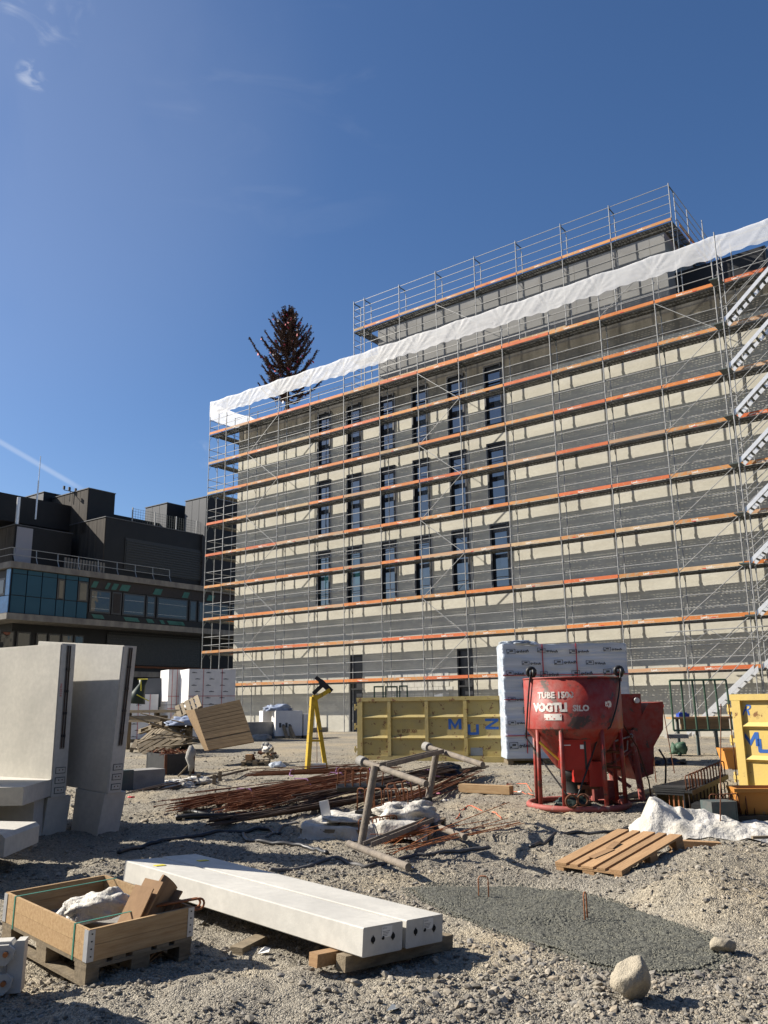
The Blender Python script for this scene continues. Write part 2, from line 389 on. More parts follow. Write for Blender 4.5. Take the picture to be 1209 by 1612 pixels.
# ------------------------------------------------------------------ ground
def gauss(x, y, cx, cy, rx, ry, rot=0.):
    c, s = math.cos(rot), math.sin(rot); u = (x-cx)*c+(y-cy)*s; v = -(x-cx)*s+(y-cy)*c
    return np.exp(-(u/rx)**2-(v/ry)**2)
BED = [P(*q, -.14) for q in ((640, 1404), (690, 1399), (760, 1399), (840, 1401), (905, 1409), (960, 1422), (1015, 1440), (1070, 1458), (1115, 1478), (1142, 1500), (1142, 1520),
                             (1110, 1534), (1050, 1540), (990, 1538), (930, 1528), (880, 1508), (830, 1489), (780, 1470), (740, 1455), (700, 1440), (665, 1425))]
bedx = np.array([p.x for p in BED]); bedy = np.array([p.y for p in BED])
def in_bed(x, y, grow=1.0):
    cx, cy = bedx.mean(), bedy.mean(); bx = cx+(bedx-cx)*grow; by = cy+(bedy-cy)*grow
    r = np.zeros(len(x), bool); n = len(bx)
    for k in range(n):
        x0, y0, x1, y1 = bx[k], by[k], bx[(k+1) % n], by[(k+1) % n]
        c = ((y0 > y) != (y1 > y)) & (x < (x1-x0)*(y-y0)/(y1-y0+1e-12)+x0); r ^= c
    return r
def bed_mask(x, y):
    """1 inside the concrete bed, fading to 0 over a hand's breadth outside"""
    x = np.atleast_1d(x).astype(float); y = np.atleast_1d(y).astype(float); m_ = np.zeros(x.shape)
    near_ = (x > bedx.min()-.5) & (x < bedx.max()+.5) & (y > bedy.min()-.5) & (y < bedy.max()+.5)
    if near_.any():
        a_, b_ = x[near_], y[near_]; d = np.full(a_.shape, 9.0); n = len(bedx)
        for k in range(n):
            x0, y0 = bedx[k], bedy[k]; ex, ey = bedx[(k+1) % n]-x0, bedy[(k+1) % n]-y0
            t = np.clip(((a_-x0)*ex+(b_-y0)*ey)/(ex*ex+ey*ey), 0, 1); d = np.minimum(d, np.hypot(a_-x0-t*ex, b_-y0-t*ey))
        d[in_bed(a_, b_)] = 0; m_[near_] = np.exp(-(d/.16)**2)
    return m_
def H(x, y):
    x = np.asarray(x, float); y = np.asarray(y, float)
    h = -.12*(1-sstep(9.5, 14., y)) + .2*sstep(22, 34, y)
    h = h + .17*gauss(x, y, 2.75, 7.9, .55, .5, -.5) + .20*gauss(x, y, 3.25, 9.4, 1.1, .75) + .10*gauss(x, y, 3.2, 7.6, .9, .9)
    h = h + .12*gauss(x, y, 1.05, 8.75, .9, .22, -.25) - .10*gauss(x, y, .35, 8.6, .35, .25) - .04*gauss(x, y, 1.0, 7.0, 1.1, .6, -.7)
    h = h + .05*gauss(x, y, -.4, 8.3, .5, .5) + .28*gauss(x, y, -1.2, 43, 1.6, 1.2) + .10*gauss(x, y, -4.0, 16, 1.5, .6)
    near = 1-sstep(14, 30, y)
    h = h + near*(.075*vnoise(x, y, .9, 1)+.06*vnoise(x, y, 2.6, 2)+.038*vnoise(x, y, 7, 3)+.023*vnoise(x, y, 16, 4))
    rut = lambda c, w_, a_: -a_*np.exp(-((v_-c)/w_)**2)+.6*a_*np.exp(-((v_-c-w_*2)/(w_*1.2))**2)
    v_ = (x*.30+y*.954)-.25*np.sin(x*.45+1)+.1*vnoise(x, y, 1.3, 15)
    h = h + near*(rut(10.9, .13, .06)+rut(12.6, .13, .05)+rut(8.35, .10, .03)+rut(16.5, .2, .07)+rut(18.6, .2, .07))
    h = h + (1-near)*.06*vnoise(x, y, .5, 5)
    bm = bed_mask(x, y).reshape(h.shape); h = h*(1-bm)+(-.125+.03*vnoise(x, y, 1.1, 6))*bm
    return h
def GZ(x, y): return float(H(x, y))
def G(px, py, dz=0.0):
    """the point of the terrain under a pixel"""
    z = -.1
    for _ in range(8):
        p = P(px, py, z); z = GZ(p.x, p.y)
    p = P(px, py, z); p.z += dz; return p
def axis(lo, hi, step, far_lo, far_hi, grow=1.13):
    a = list(np.arange(lo, hi, step)); s = step; x = a[0]
    l = []
    while x > far_lo: s *= grow; x -= s; l.append(x)
    s = step; x = a[-1]; h = []
    while x < far_hi: s *= grow; x += s; h.append(x)
    return np.array(l[::-1]+a+h)
ax = axis(-4.5, 5.0, .035, -900, 900); ay = axis(4.0, 13.5, .035, -300, 1500)
X, Y = np.meshgrid(ax, ay); Z = H(X, Y)
nx, ny = len(ax), len(ay)
me = bpy.data.meshes.new('ground')
me.vertices.add(nx*ny); me.vertices.foreach_set('co', np.stack([X, Y, Z], -1).ravel().astype('f'))
i, j = np.meshgrid(np.arange(nx-1), np.arange(ny-1)); a = (j*nx+i).ravel()
q = np.stack([a, a+1, a+nx+1, a+nx], -1).ravel().astype('i'); nf = len(a)
me.loops.add(nf*4); me.loops.foreach_set('vertex_index', q)
me.polygons.add(nf); me.polygons.foreach_set('loop_start', np.arange(nf)*4); me.polygons.foreach_set('loop_total', np.full(nf, 4))
me.update(calc_edges=True); me.materials.append(MATS['gravel_ground']); me.shade_smooth()
tag(link('ground', me), kind='structure')

# loose stones: one 'stuff' object, a few stone shapes instanced on a point cloud
def rock_mesh(name, seed, m_='gravel_stone', sub=1, amp=.28, sq=(1, .8, .6)):
    import bmesh
    r = random.Random(seed); bm = bmesh.new(); bmesh.ops.create_icosphere(bm, subdivisions=sub, radius=1)
    cuts = [(Vector((r.gauss(0, 1), r.gauss(0, 1), r.gauss(0, 1))).normalized(), r.uniform(.55, .85)) for _ in range(7)]
    for v in bm.verts:
        p = v.co.copy()
        for n, d in cuts:
            e = p.dot(n)-d
            if e > 0: p -= n*e*.85
        p *= 1+amp*.35*(r.random()-.5)
        v.co = Vector((p.x*sq[0], p.y*sq[1], p.z*sq[2]))
    me = bpy.data.meshes.new(name); bm.to_mesh(me); bm.free(); me.materials.append(MATS[m_]); return me
rocks = [bpy.data.objects.new('stone_shape', rock_mesh('stone_shape', s, sq=(1, .62+.1*(s % 4), .45+.08*(s % 3)))) for s in range(6)]
rs = np.random.RandomState(11)
def scatter(n, y0, y1, s0, s1, dens=None, power=1.0):
    y = y0+(y1-y0)*rs.rand(n)**power; x = (rs.rand(n)*2-1)*(.50*y+.5)
    keep = ~in_bed(x, y, .98)
    if dens is not None: keep &= rs.rand(n) < dens(x, y)
    x, y = x[keep], y[keep]; s = s0*(s1/s0)**(rs.rand(len(x))**1.6)
    return np.stack([x, y, H(x, y)+s*.15], -1), s
patch = lambda x, y: np.clip(.18+2.2*vnoise(x, y, 1.1, 8)+1.7*vnoise(x, y, 3.5, 9), .02, 1)
cob = lambda x, y: np.clip(gauss(x, y, -.35, 8.2, .75, .55)+.8*gauss(x, y, 1.6, 8.0, .9, .2, -.35)+.8*gauss(x, y, .9, 5.6, .9, .8)+.6*gauss(x, y, 2.3, 5.6, .6, .6)+.5*gauss(x, y, 3., 8.4, 1., .6)+.5*gauss(x, y, -.8, 9.6, 1.2, .5)+.05, 0, 1)
worn = lambda x, y: np.clip(.55+2.4*vnoise(x, y, .8, 12)+1.4*vnoise(x, y, 3.1, 13), .06, 1)
small = lambda x, y: patch(x, y)*.5*worn(x, y)
sets = [scatter(150000, 4.0, 10, .0022, .006, worn), scatter(60000, 4.0, 12., .005, .011, lambda x, y: worn(x, y)), scatter(32000, 4.2, 13., .009, .022, lambda x, y: np.clip(small(x, y)*.6+cob(x, y), 0, 1)),
        scatter(6500, 4.4, 11, .018, .048, cob), scatter(3800, 4.2, 14, .014, .04), scatter(3500, 4.2, 6.6, .012, .032, lambda x, y: worn(x, y)), scatter(80000, 8.5, 26, .005, .014), scatter(12000, 9, 28, .012, .036), scatter(260, 9, 30, .04, .09, patch)]
def scatter_object(name, pc, ps, shapes, seed=1):
    rq = np.random.RandomState(seed)
    me = bpy.data.meshes.new(name); me.vertices.add(len(pc)); me.vertices.foreach_set('co', pc.ravel().astype('f'))
    at = me.attributes.new('size', 'FLOAT', 'POINT'); at.data.foreach_set('value', ps.astype('f'))
    at = me.attributes.new('turn', 'FLOAT_VECTOR', 'POINT'); at.data.foreach_set('vector', (np.stack([rq.normal(0, .4, len(pc)), rq.normal(0, .4, len(pc)), rq.rand(len(pc))*6.28], -1)).ravel().astype('f'))
    me.update(); o = link(name, me); tag(o, kind='stuff')
    ng = bpy.data.node_groups.new(name, 'GeometryNodeTree'); nn = ng.nodes.new; ll = ng.links.new
    ng.interface.new_socket('Geometry', in_out='INPUT', socket_type='NodeSocketGeometry'); ng.interface.new_socket('Geometry', in_out='OUTPUT', socket_type='NodeSocketGeometry')
    gi = nn('NodeGroupInput'); go = nn('NodeGroupOutput'); jo = nn('GeometryNodeJoinGeometry')
    for r_ in shapes:
        n = nn('GeometryNodeObjectInfo'); n.inputs[0].default_value = r_; n.inputs['As Instance'].default_value = True
        ll(n.outputs['Geometry'], jo.inputs[0])
    ip = nn('GeometryNodeInstanceOnPoints'); ip.inputs['Pick Instance'].default_value = True
    ri = nn('FunctionNodeRandomValue'); ri.data_type = 'INT'; ri.inputs[4].default_value = 0; ri.inputs[5].default_value = len(shapes)-1
    na = nn('GeometryNodeInputNamedAttribute'); na.data_type = 'FLOAT'; na.inputs[0].default_value = 'size'
    nb = nn('GeometryNodeInputNamedAttribute'); nb.data_type = 'FLOAT_VECTOR'; nb.inputs[0].default_value = 'turn'
    mtp = nn('GeometryNodeMeshToPoints')
    ll(gi.outputs[0], mtp.inputs[0]); ll(mtp.outputs[0], ip.inputs['Points']); ll(jo.outputs[0], ip.inputs['Instance'])
    ll(ri.outputs[2], ip.inputs['Instance Index']); ll(na.outputs[0], ip.inputs['Scale']); ll(nb.outputs[0], ip.inputs['Rotation'])
    ll(ip.outputs[0], go.inputs[0]); md = o.modifiers.new('scatter', 'NODES'); md.node_group = ng
    return o
scatter_object('gravel', np.concatenate([a for a, _ in sets]), np.concatenate([b for _, b in sets]), rocks)
def bed_z(x, y, edge=1.0): return H(x, y)-.055+.075*edge**.5+.03*vnoise(x, y, 3, 5)
lumps = [bpy.data.objects.new('lump_shape', rock_mesh('lump_shape', s, 'wet_lump', sq=(1, .9, .75))) for s in (31, 32, 33)]
lx = bedx.min()-.1+rs.rand(60000)*(bedx.max()-bedx.min()+.2); ly = bedy.min()-.1+rs.rand(60000)*(bedy.max()-bedy.min()+.2)
kk = in_bed(lx, ly, 1.0) | (in_bed(lx, ly, 1.07) & (rs.rand(len(lx)) < .35+1.2*vnoise(lx, ly, 4, 3))); lx, ly = lx[kk], ly[kk]; ls = .0045+.009*rs.rand(len(lx))**2
scatter_object('wet_concrete_lumps', np.stack([lx, ly, np.where(in_bed(lx, ly, .96), bed_z(lx, ly)-.004, H(lx, ly)+.003)], -1), ls, lumps, 5)

# wet concrete bed
def bed():
    cx, cy = bedx.mean(), bedy.mean(); mb = MB(); vs = []; fs = []; n = 420; rings = 130
    ang = []
    tx = np.interp(np.linspace(0, len(BED), n, endpoint=False), np.arange(len(BED)+1), np.append(bedx, bedx[0]))
    ty = np.interp(np.linspace(0, len(BED), n, endpoint=False), np.arange(len(BED)+1), np.append(bedy, bedy[0]))
    for r_ in range(rings+1):
        t = 1-r_/rings
        x = cx+(tx-cx)*t; y = cy+(ty-cy)*t
        edge = min(1, r_/9)
        wob = 1+.05*vnoise(x, y, 7, 3)*t+.03*vnoise(x, y, 22, 3)*t
        x = cx+(x-cx)*wob; y = cy+(y-cy)*wob
        z = H(x, y)-.055+.075*edge**.5 + edge*(.014*vnoise(x, y, 48, 6)+.010*vnoise(x, y, 95, 9)+.014*vnoise(x, y, 20, 7)+.03*vnoise(x, y, 3, 5))-.03*(1-edge)
        vs += list(zip(x, y, z))
    for r_ in range(rings):
        for k in range(n): fs.append((r_*n+k, r_*n+(k+1) % n, (r_+1)*n+(k+1) % n, (r_+1)*n+k))
    mb.add(vs, fs); o = part('concrete_bed', mb, 'wet_concrete', None, True)
    tag(o, kind='structure')
bed()

exec_order = []
# ------------------------------------------------------------------ main building (local x runs to the right along the wall, y into the building)
YAW = .9202
FR = Matrix.Translation((14.1535, 32.8647, 0)) @ Matrix.Rotation(YAW-math.pi/2, 4, 'Z')
WALL = .98
house = thing('apartment_building', 'large grey concrete apartment block under construction behind the scaffolding', 'building', M=FR)
cols = [-22.9, -20.62, -18.24, -16.0, -13.68, -11.42]
rows = [(15.30, 18.55), (11.12, 14.36), (6.99, 10.20)]
opens = [(c-.50, c+.50, a, b) for c in cols for a, b in rows] + [(-14.12, -13.2, .1, 4.25), (-20.98, -20.1, .1, 4.25)]
XL, XR, ZT = -30.2, 14.0, 19.35
def wall_faces(mb, x0, x1, z0, z1, opens, y, depth=.28):
    xs = sorted({x0, x1, *[v for o in opens for v in o[:2]]}); zs = sorted({z0, z1, *[v for o in opens for v in o[2:]]})
    for a, b in zip(xs, xs[1:]):
        for c, d in zip(zs, zs[1:]):
            mx_, mz = (a+b)/2, (c+d)/2
            if any(o[0] < mx_ < o[1] and o[2] < mz < o[3] for o in opens): continue
            mb.quad((a, y, c), (b, y, c), (b, y, d), (a, y, d))
    for a, b, c, d in opens:
        mb.quad((a, y, c), (a, y+depth, c), (a, y+depth, d), (a, y, d)); mb.quad((b, y, d), (b, y+depth, d), (b, y+depth, c), (b, y, c))
        mb.quad((a, y, d), (a, y+depth, d), (b, y+depth, d), (b, y, d)); mb.quad((a, y, c), (b, y, c), (b, y+depth, c), (a, y+depth, c))
# storeys: each a wall part, with a slightly recessed joint between; the top band is water-stained
bands = [(-.3, 5.9, 'facade_concrete'), (5.93, 10.75, 'facade_concrete'), (10.78, 14.95, 'facade_concrete'), (14.98, 17.6, 'facade_concrete'), (17.6, ZT, 'facade_stained')]
for z0, z1, mm in bands:
    op = [(a, b, max(c, z0), min(d, z1)) for a, b, c, d in opens if c < z1 and d > z0]
    mb = MB(); wall_faces(mb, XL, XR, z0, z1, op, WALL)
    link('wall', mb.mesh('wall', mm, fix=False), house)
mb = MB()
for z in (5.9, 10.75, 14.95): mb.quad((XL, WALL+.02, z), (XR, WALL+.02, z), (XR, WALL+.02, z+.03), (XL, WALL+.02, z+.03))
mb.box(XL, XL+.02, WALL+.001, 16, -.3, ZT-.003); mb.box(XR-.02, XR, WALL+.001, 16, -.3, ZT-.003); mb.quad((XL, 16, -.3), (XR, 16, -.3), (XR, 16, ZT), (XL, 16, ZT))
part('side_wall', mb, 'facade_concrete', house)
mb = MB(); mb.box(XL-.03, XR+.03, WALL-.025, 16.03, ZT, ZT+.06); part('roof', mb, 'concrete_old', house)
# masonry infill low down, each course of blocks as joined geometry
mb = MB()
for z in range(12):
    for k in range(10):
        x = -18.6+k*.42+(z % 2)*.21
        if x > -14.7: continue
        mb.box(x, x+.405, WALL-.018, WALL+.01, .25+z*.245, .25+z*.245+.232)
tag(part('block_infill', mb, 'block_masonry', house), kind='stuff')
def window(x, z0, z1, teal=False):
    a, b = x-.5, x+.5
    f = MB(); t = .075; y0, y1 = WALL-.075, WALL+.16
    f.box(a-.02, a+t, y0, y1, z0-.02, z1+.02); f.box(b-t, b+.02, y0, y1, z0-.02, z1+.02)
    f.box(a+t, b-t, y0+.003, y1, z0-.02, z0+t); f.box(a+t, b-t, y0+.003, y1, z1-t, z1+.02)
    fo = part('window', f, 'window_frame_dark', house)
    mid = z0+(z1-z0)*.66
    g = MB(); g.box(a+t, b-t, WALL+.10, WALL+.12, z0+t, z1-t-.30); part('pane', g, 'window_glass_teal' if teal else 'window_glass', fo)
    g = MB(); g.box(a+t, b-t, WALL+.02, WALL+.14, z1-t-.30, z1-t-.001); part('blind_box', g, 'window_frame_dark', fo)
    g = MB(); g.box(a+t, a+t+.045, WALL+.06, WALL+.099, z0+t, z1-t-.301); g.box(b-t-.045, b-t, WALL+.06, WALL+.099, z0+t, z1-t-.301)
    g.box(a+t+.045, b-t-.045, WALL+.065, WALL+.099, mid-.03, mid+.03); part('sash', g, 'window_frame_dark', fo)
    g = MB(); g.box(a-.06, a-.025, WALL-.03, WALL-.001, z0, z1-.1); g.box(b+.025, b+.06, WALL-.03, WALL-.001, z0+.1, z1-.2); part('guide_rail', g, 'window_light_profile', fo)
for i_, c in enumerate(cols):
    for j_, (a, b) in enumerate(rows): window(c, a, b, j_ == 2 and i_ < 2)
for x0, x1, z0, z1 in opens[-2:]:
    f = MB(); f.box(x0, x0+.07, WALL+.02, WALL+.2, z0, z1); f.box(x1-.07, x1, WALL+.02, WALL+.2, z0, z1); f.box(x0+.07, x1-.07, WALL+.02, WALL+.2, z1-.07, z1); f.box(x0+.07, x1-.07, WALL+.021, WALL+.2, 2.4, 2.48)
    d = part('door', f, 'window_frame_dark', house)
    g = MB(); g.box(x0+.07, x1-.07, WALL+.14, WALL+.16, z0, z1-.07); part('door_leaf', g, 'window_frame_dark', d)
# penthouse
PY = 5.0; PX0, PX1, PZ = -21.9, -3.4, 25.1
mb = MB(); mb.box(PX0, PX1, PY, 13, ZT+.06, PZ); part('penthouse_wall', mb, 'penthouse_wall', house)
mb = MB()
for k in range(9): x = PX0+.9+k*2.1; mb.box(x, x+.02, PY-.006, PY+.01, ZT+.1, PZ-.05)
for k in range(3): mb.box(PX0+.02, PX1-.02, PY-.005, PY+.01, 20.6+k*1.4, 20.62+k*1.4)
part('panel_joint', mb, 'concrete_old', house)
mb = MB(); mb.box(PX0-.1, PX1+.1, PY-.1, 13.1, PZ, PZ+.12); part('penthouse_roof', mb, 'penthouse_wall', house)
mb = MB(); mb.box(PX1+.02, 1.0, PY+1.2, 12, ZT+.06, 23.2); part('shaded_side', mb, 'black_cladding', house)  # black box stands for the penthouse's right side lying in shade

# ------------------------------------------------------------------ scaffolding
POSTR = .0242
def local_M(x, y, z): return Matrix.Translation((x, y, z))
_cache = {}
def cached(key, fn):
    if key not in _cache: _cache[key] = fn()
    return _cache[key]
LET = text_geo('Lawil', .125, bold=.006, res=1), text_geo('gerüstet.', .125, res=1)
def lettering_mesh():
    mb = MB(); (v, f), (v2, f2) = LET; wd = max(a[0] for a in v)+.01
    mb.add([(a, -.0195, b) for a, b, _ in v], f); mb.add([(a+wd, -.0195, b) for a, b, _ in v2], f2)
    me = mb.mesh('lettering', 'white_print', fix=False); return me
LM = lettering_mesh(); LW = max(v.co.x for v in LM.vertices)
def deck_mesh(L, w=.61):
    mb = MB(); hw = w/2-.02
    for y0 in (.06, .06+hw+.04):
        ns = 5; sw = (hw-.020*(ns-1))/ns
        for q_ in range(ns): mb.box(.06, L-.06, y0+q_*(sw+.020), y0+q_*(sw+.020)+sw, -.014, 0)
        for k in range(int(L/.16)): mb.box(.10+k*.16, .165+k*.16, y0+.007, y0+hw-.007, -.024, -.0145)
        mb.box(.06, L-.06, y0, y0+.006, -.075, -.023); mb.box(.06, L-.06, y0+hw-.006, y0+hw, -.075, -.023)
        for k in range(int(L/.5)): mb.box(.3+k*.5, .33+k*.5, y0+.007, y0+hw-.007, -.06, -.023)
        for xx in (.03, L-.06): mb.box(xx, xx+.03, y0+.02, y0+hw-.02, -.05, -.005)
    return mb.mesh('deck', 'deck_steel')
def scaffold_bay(root, x0, x1, y, z, board=True, rails=(.5, 1.0), rot=None, deck=True, drop=0):
    """deck, toe board, guard rails of one bay; rot=None: along x"""
    L = x1-x0; M = Matrix.Translation((x0, y, z)) if rot is None else rot
    if deck: link('deck', cached(('deck', round(L, 2)), lambda: deck_mesh(L)), root, M=M)
    for h in rails:
        sag = rnd.uniform(-.02, .02)
        me = cached(('rail', round(L, 2)), lambda: MB().tube((0.0, 0, 0), (L, 0, 0), .019, 6).mesh('guard_rail', 'galvanised_steel'))
        link('guard_rail', me, root, M=M @ Matrix.Translation((0, .03, h+sag)))
    if board:
        mm = rnd.choice(['board_orange']*5+['board_amber']*4+['board_red']*3+['board_worn']*3+['board_timber']*1)
        me = cached(('toe', round(L, 2), mm), lambda: MB().box(.03, L-.03, -.018, .012, 0, .15).mesh('toe_board', mm))
        tb = link('toe_board', me, root, M=M @ Matrix.Translation((0, -.03, rnd.uniform(0, .012))))
        if rnd.random() < .85 and L > 1.8:
            link('lettering', LM, tb, loc=(L*.5-LW*.5+rnd.uniform(-.25, .2), 0, .025))
        if rnd.random() < .4:
            me = cached('tag', lambda: MB().box(0, .16, -.021, -.0185, .005, .04).mesh('tag', 'red_tag'))
            link('tag', me, tb, loc=(rnd.uniform(.3, L-.6), 0, 0))
def post(root, x, y, z0, z1, r=POSTR, caps=True, couple=None):
    mb = MB(); mb.tube((0, 0, 0), (0, 0, z1-z0), r, 8)
    z = .0
    if caps: mb.box(-.07, .07, -.07, .07, -.01, .0); mb.tube((0, 0, .0), (0, 0, .25), .017, 6)
    if couple is not None:
        zz = couple
        while zz < z1-.05:
            if zz > z0: mb.tube((0, 0, zz-z0-.06), (0, 0, zz-z0+.06), r+.010, 8)
            zz += 1.0
    return part('post', mb, 'galvanised_steel', root, loc=(x, y, z0))
def transom_mesh():
    mb = MB(); mb.box(.0, .73, -.025, .025, -.0, .0) if False else None
    mb.box(-.02, .02, .02, .71, -.075, -.025); mb.tube((0, .03, -.35), (0, .2, -.07), .012, 5); mb.tube((0, .70, -.35), (0, .53, -.07), .012, 5)
    return mb.mesh('transom', 'dull_steel')
scaf = thing('facade_scaffold', 'tall steel scaffolding with nine orange-edged decks across the grey concrete facade', 'scaffolding', M=FR)
xs = [-31.91, -30.34]+[-28.27+2.57*k for k in range(12)]
xs[-1] = 0.0; xs_all = xs+[2.57, 5.14]
levels = [18.78-2*k for k in range(9)]
for i_, x in enumerate(xs_all):
    zz = .16
    post(scaf, x, 0, zz, 21.05 if x < 2.6 else 19.9, couple=.78)
    post(scaf, x, .73, zz, 19.8+(.9 if i_ % 3 == 0 else 0), couple=.78)
    for z in levels:
        link('transom', cached('tr', transom_mesh), scaf, loc=(x, 0, z))
for k, z in enumerate(levels):
    for a, b in zip(xs_all, xs_all[1:]):
        scaffold_bay(scaf, a, b, 0, z, rails=(.5, 1.0, 1.5) if k == 0 else (.5, 1.0), board=b < 3)
    # thin inner-side tube, an irregular extra seen on most lifts
    if k in (0, 1, 2, 5, 6):
        mb = MB(); mb.tube((xs[1], .73, z+.98), (xs[5+k % 3], .73, z+1.0), .017, 6); part('inner_rail', mb, 'galvanised_steel', scaf)
# top rails that carry the tarpaulin
mb = MB(); mb.tube((-31.91, .0, 20.78), (2.57, .0, 20.78), .02, 6); part('top_rail', mb, 'galvanised_steel', scaf)
def brace(a, b, parent=scaf, r=.018):
    mb = MB(); mb.tube(a, b, r, 6); return part('diagonal_brace', mb, 'galvanised_steel', parent)
def bay_brace(i_, k, up, y=-.04):
    """between level k (upper) and k+1 in bay i; up: rises to the right"""
    a, b = xs_all[i_], xs_all[i_+1]; zu, zl = levels[k], (levels[k+1] if k+1 < 9 else .35)
    brace((a, y, zl if up else zu), (b, y, zu if up else zl))
for k in range(8): bay_brace(2, k, k % 2 == 0)
for k in range(8): bay_brace(7, k, k % 2 == 1)
bay_brace(12, 0, False)
for k in range(1, 9): bay_brace(12, k, True)
brace((-5.14, -.04, 18.9), (-2.57, -.04, 20.7))
brace((xs[3], -.04, 18.9), (xs[2]+1.2, .7, 21.0)); brace((xs[2]+2.4, .4, 19.2), (xs[3], -.04, 20.6))
# lattice girder low on the right
mb = MB(); x0, x1 = -3.3, 4.9; zt, zb = 4.35, 3.95
mb.tube((x0, -.1, zt), (x1, -.1, zt), .022, 6); mb.tube((x0, -.1, zb), (x1, -.1, zb), .022, 6)
n = 14
for k in range(n):
    a = x0+(x1-x0)*k/n; b = x0+(x1-x0)*(k+1)/n
    mb.tube((a, -.1, zt if k % 2 else zb), (b, -.1, zb if k % 2 else zt), .012, 5)
part('lattice_girder', mb, 'galvanised_steel', scaf)
# return along the left end of the building
for yy in (3.3, 5.87, 8.44):
    post(scaf, -31.91, yy, .16, 20.9, couple=.78); post(scaf, -31.18, yy, .16, 19.0, couple=.78)
post(scaf, -31.18, .73, .16, 20.0, couple=.78)
for z in levels:
    for a, b in ((.73, 3.3), (3.3, 5.87), (5.87, 8.44)):
        M = Matrix.Translation((-31.91, b, z)) @ Matrix.Rotation(-math.pi/2, 4, 'Z')
        scaffold_bay(scaf, 0, b-a, 0, z, rot=M, board=True, rails=(.5, 1.0))
        me = cached('tr', transom_mesh); link('transom', me, scaf, M=Matrix.Translation((-31.91, b, z)) @ Matrix.Rotation(-math.pi/2, 4, 'Z'))
    for h in (.5, 1.0):
        me = cached(('endrail',), lambda: MB().tube((0, 0, 0), (0, .73, 0), .019, 6).mesh('guard_rail', 'galvanised_steel'))
        link('guard_rail', me, scaf, loc=(-31.91, 0, z+h))

# stair tower at the right end, in front of the scaffold
st = thing('stair_scaffold', 'scaffold stair tower with pale aluminium flights at the right edge', 'stairs', M=FR)
for x, y in ((.42, -.80), (.42, -.04), (2.95, -.80), (2.95, -.04), (.70, .55)):
    post(st, x, y, .16, 20.8 if x < 1 else 20.3, couple=.6)
def flight_mesh():
    mb = MB(); dx, dz = 2.25, 2.0
    for y in (-.02, .58):
        mb.prism([(0, -.10), (0, .10), (dx, dz+.10), (dx, dz-.10)], y, y+.035)
    return mb.mesh('stair_flight', 'aluminium')
def tread_mesh(): return MB().box(0, .10, .018, .578, 0, .022).mesh('tread', 'dull_steel')
fm, tm = flight_mesh(), tread_mesh()
for k in range(9):
    z = levels[k]-2 if k < 8 else .55
    if k == 8: z = .78
    f = link('stair_flight', fm, st, loc=(.45, -.76, z+.03))
    for q_ in range(9): link('tread', tm, f, loc=(.12+q_*.235, 0, .08+q_*.21))
    for yy in (-.82, -.12):
        for h in (.45, 1.0):
            mb = MB(); mb.tube((.45, yy, z+h), (2.9, yy, z+h+2.0), .018, 6); part('handrail', mb, 'galvanised_steel', st)
    for h in (0, .5, 1.0):
        mb = MB(); mb.tube((.42, -.80, levels[k]+h), (.42, -.04, levels[k]+h), .018, 6); part('end_rail', mb, 'galvanised_steel', st)
    mb = MB(); mb.box(-.0, .44, -.74, -.1, levels[k]-.05, levels[k]); part('landing', mb, 'dull_steel', st)
# lowest flight, set on the ground, leads up to the first landing
mb = MB()
for y in (-1.62, -1.02): mb.prism([(-2.3, .30), (-2.3, .52), (.35, 2.86), (.35, 2.62)], y, y+.04)
f = part('entry_flight', mb, 'aluminium', st)
for q_ in range(10): link('tread', tm, f, loc=(-2.2+q_*.25, -1.6, .48+q_*.225))
for h in (.5, 1.05):
    mb = MB(); mb.tube((-3.1, -1.66, .3+h-.75), (.7, -1.66, 3.2+h), .018, 6); part('handrail', mb, 'galvanised_steel', st)

# scaffold round the penthouse, standing on the roof
us = thing('rooftop_scaffold', 'smaller steel scaffold with one orange-edged deck around the rooftop penthouse', 'scaffolding', M=FR)
UY = 3.85; ux = [-22.95, -22.1, -19.35, -16.65, -13.95, -11.25, -8.5, -5.75, -2.6]; UZ = 24.78
for x in ux:
    post(us, x, UY, ZT+.08, UZ+2.1, couple=20.); post(us, x, UY+.73, ZT+.08, UZ+1.9 if x < -22.5 or x > -3 else UZ+1.75, couple=20.)
    link('transom', cached('tr', transom_mesh), us, loc=(x, UY, UZ)); link('transom', cached('tr', transom_mesh), us, loc=(x, UY, UZ+2.0))
    link('transom', cached('tr', transom_mesh), us, loc=(x, UY, UZ-2.0))
for a, b in zip(ux, ux[1:]):
    scaffold_bay(us, a, b, UY, UZ, rails=(.5, 1.0, 1.5, 2.0))
    scaffold_bay(us, a, b, UY, UZ-4.0, rails=(.5, 1.0), board=b < -8)
    scaffold_bay(us, a, b, UY, UZ-2.0, rails=(1.0,), board=False)
for x in (-22.95,):
    for z in (UZ, UZ-2, UZ-4):
        for h in (.5, 1., 1.5, 2.0):
            mb = MB(); mb.tube((x, UY, z+h-.02), (x, UY+.73, z+h-.02), .018, 6); part('end_rail', mb, 'galvanised_steel', us)
for yy in (6.6, 9.2):
    post(us, -2.6, yy, ZT+.08, UZ+2.0, couple=20.); post(us, -1.9, yy, ZT+.08, UZ+1.1, couple=20.)
    post(us, -22.95, yy, ZT+.08, UZ+.1, couple=20.)
for h in (.5, 1, 1.5, 2.0):
    mb = MB(); mb.tube((-2.6, UY+.73, UZ+h), (-2.6, 11.8, UZ+h), .019, 6); part('end_rail', mb, 'galvanised_steel', us)
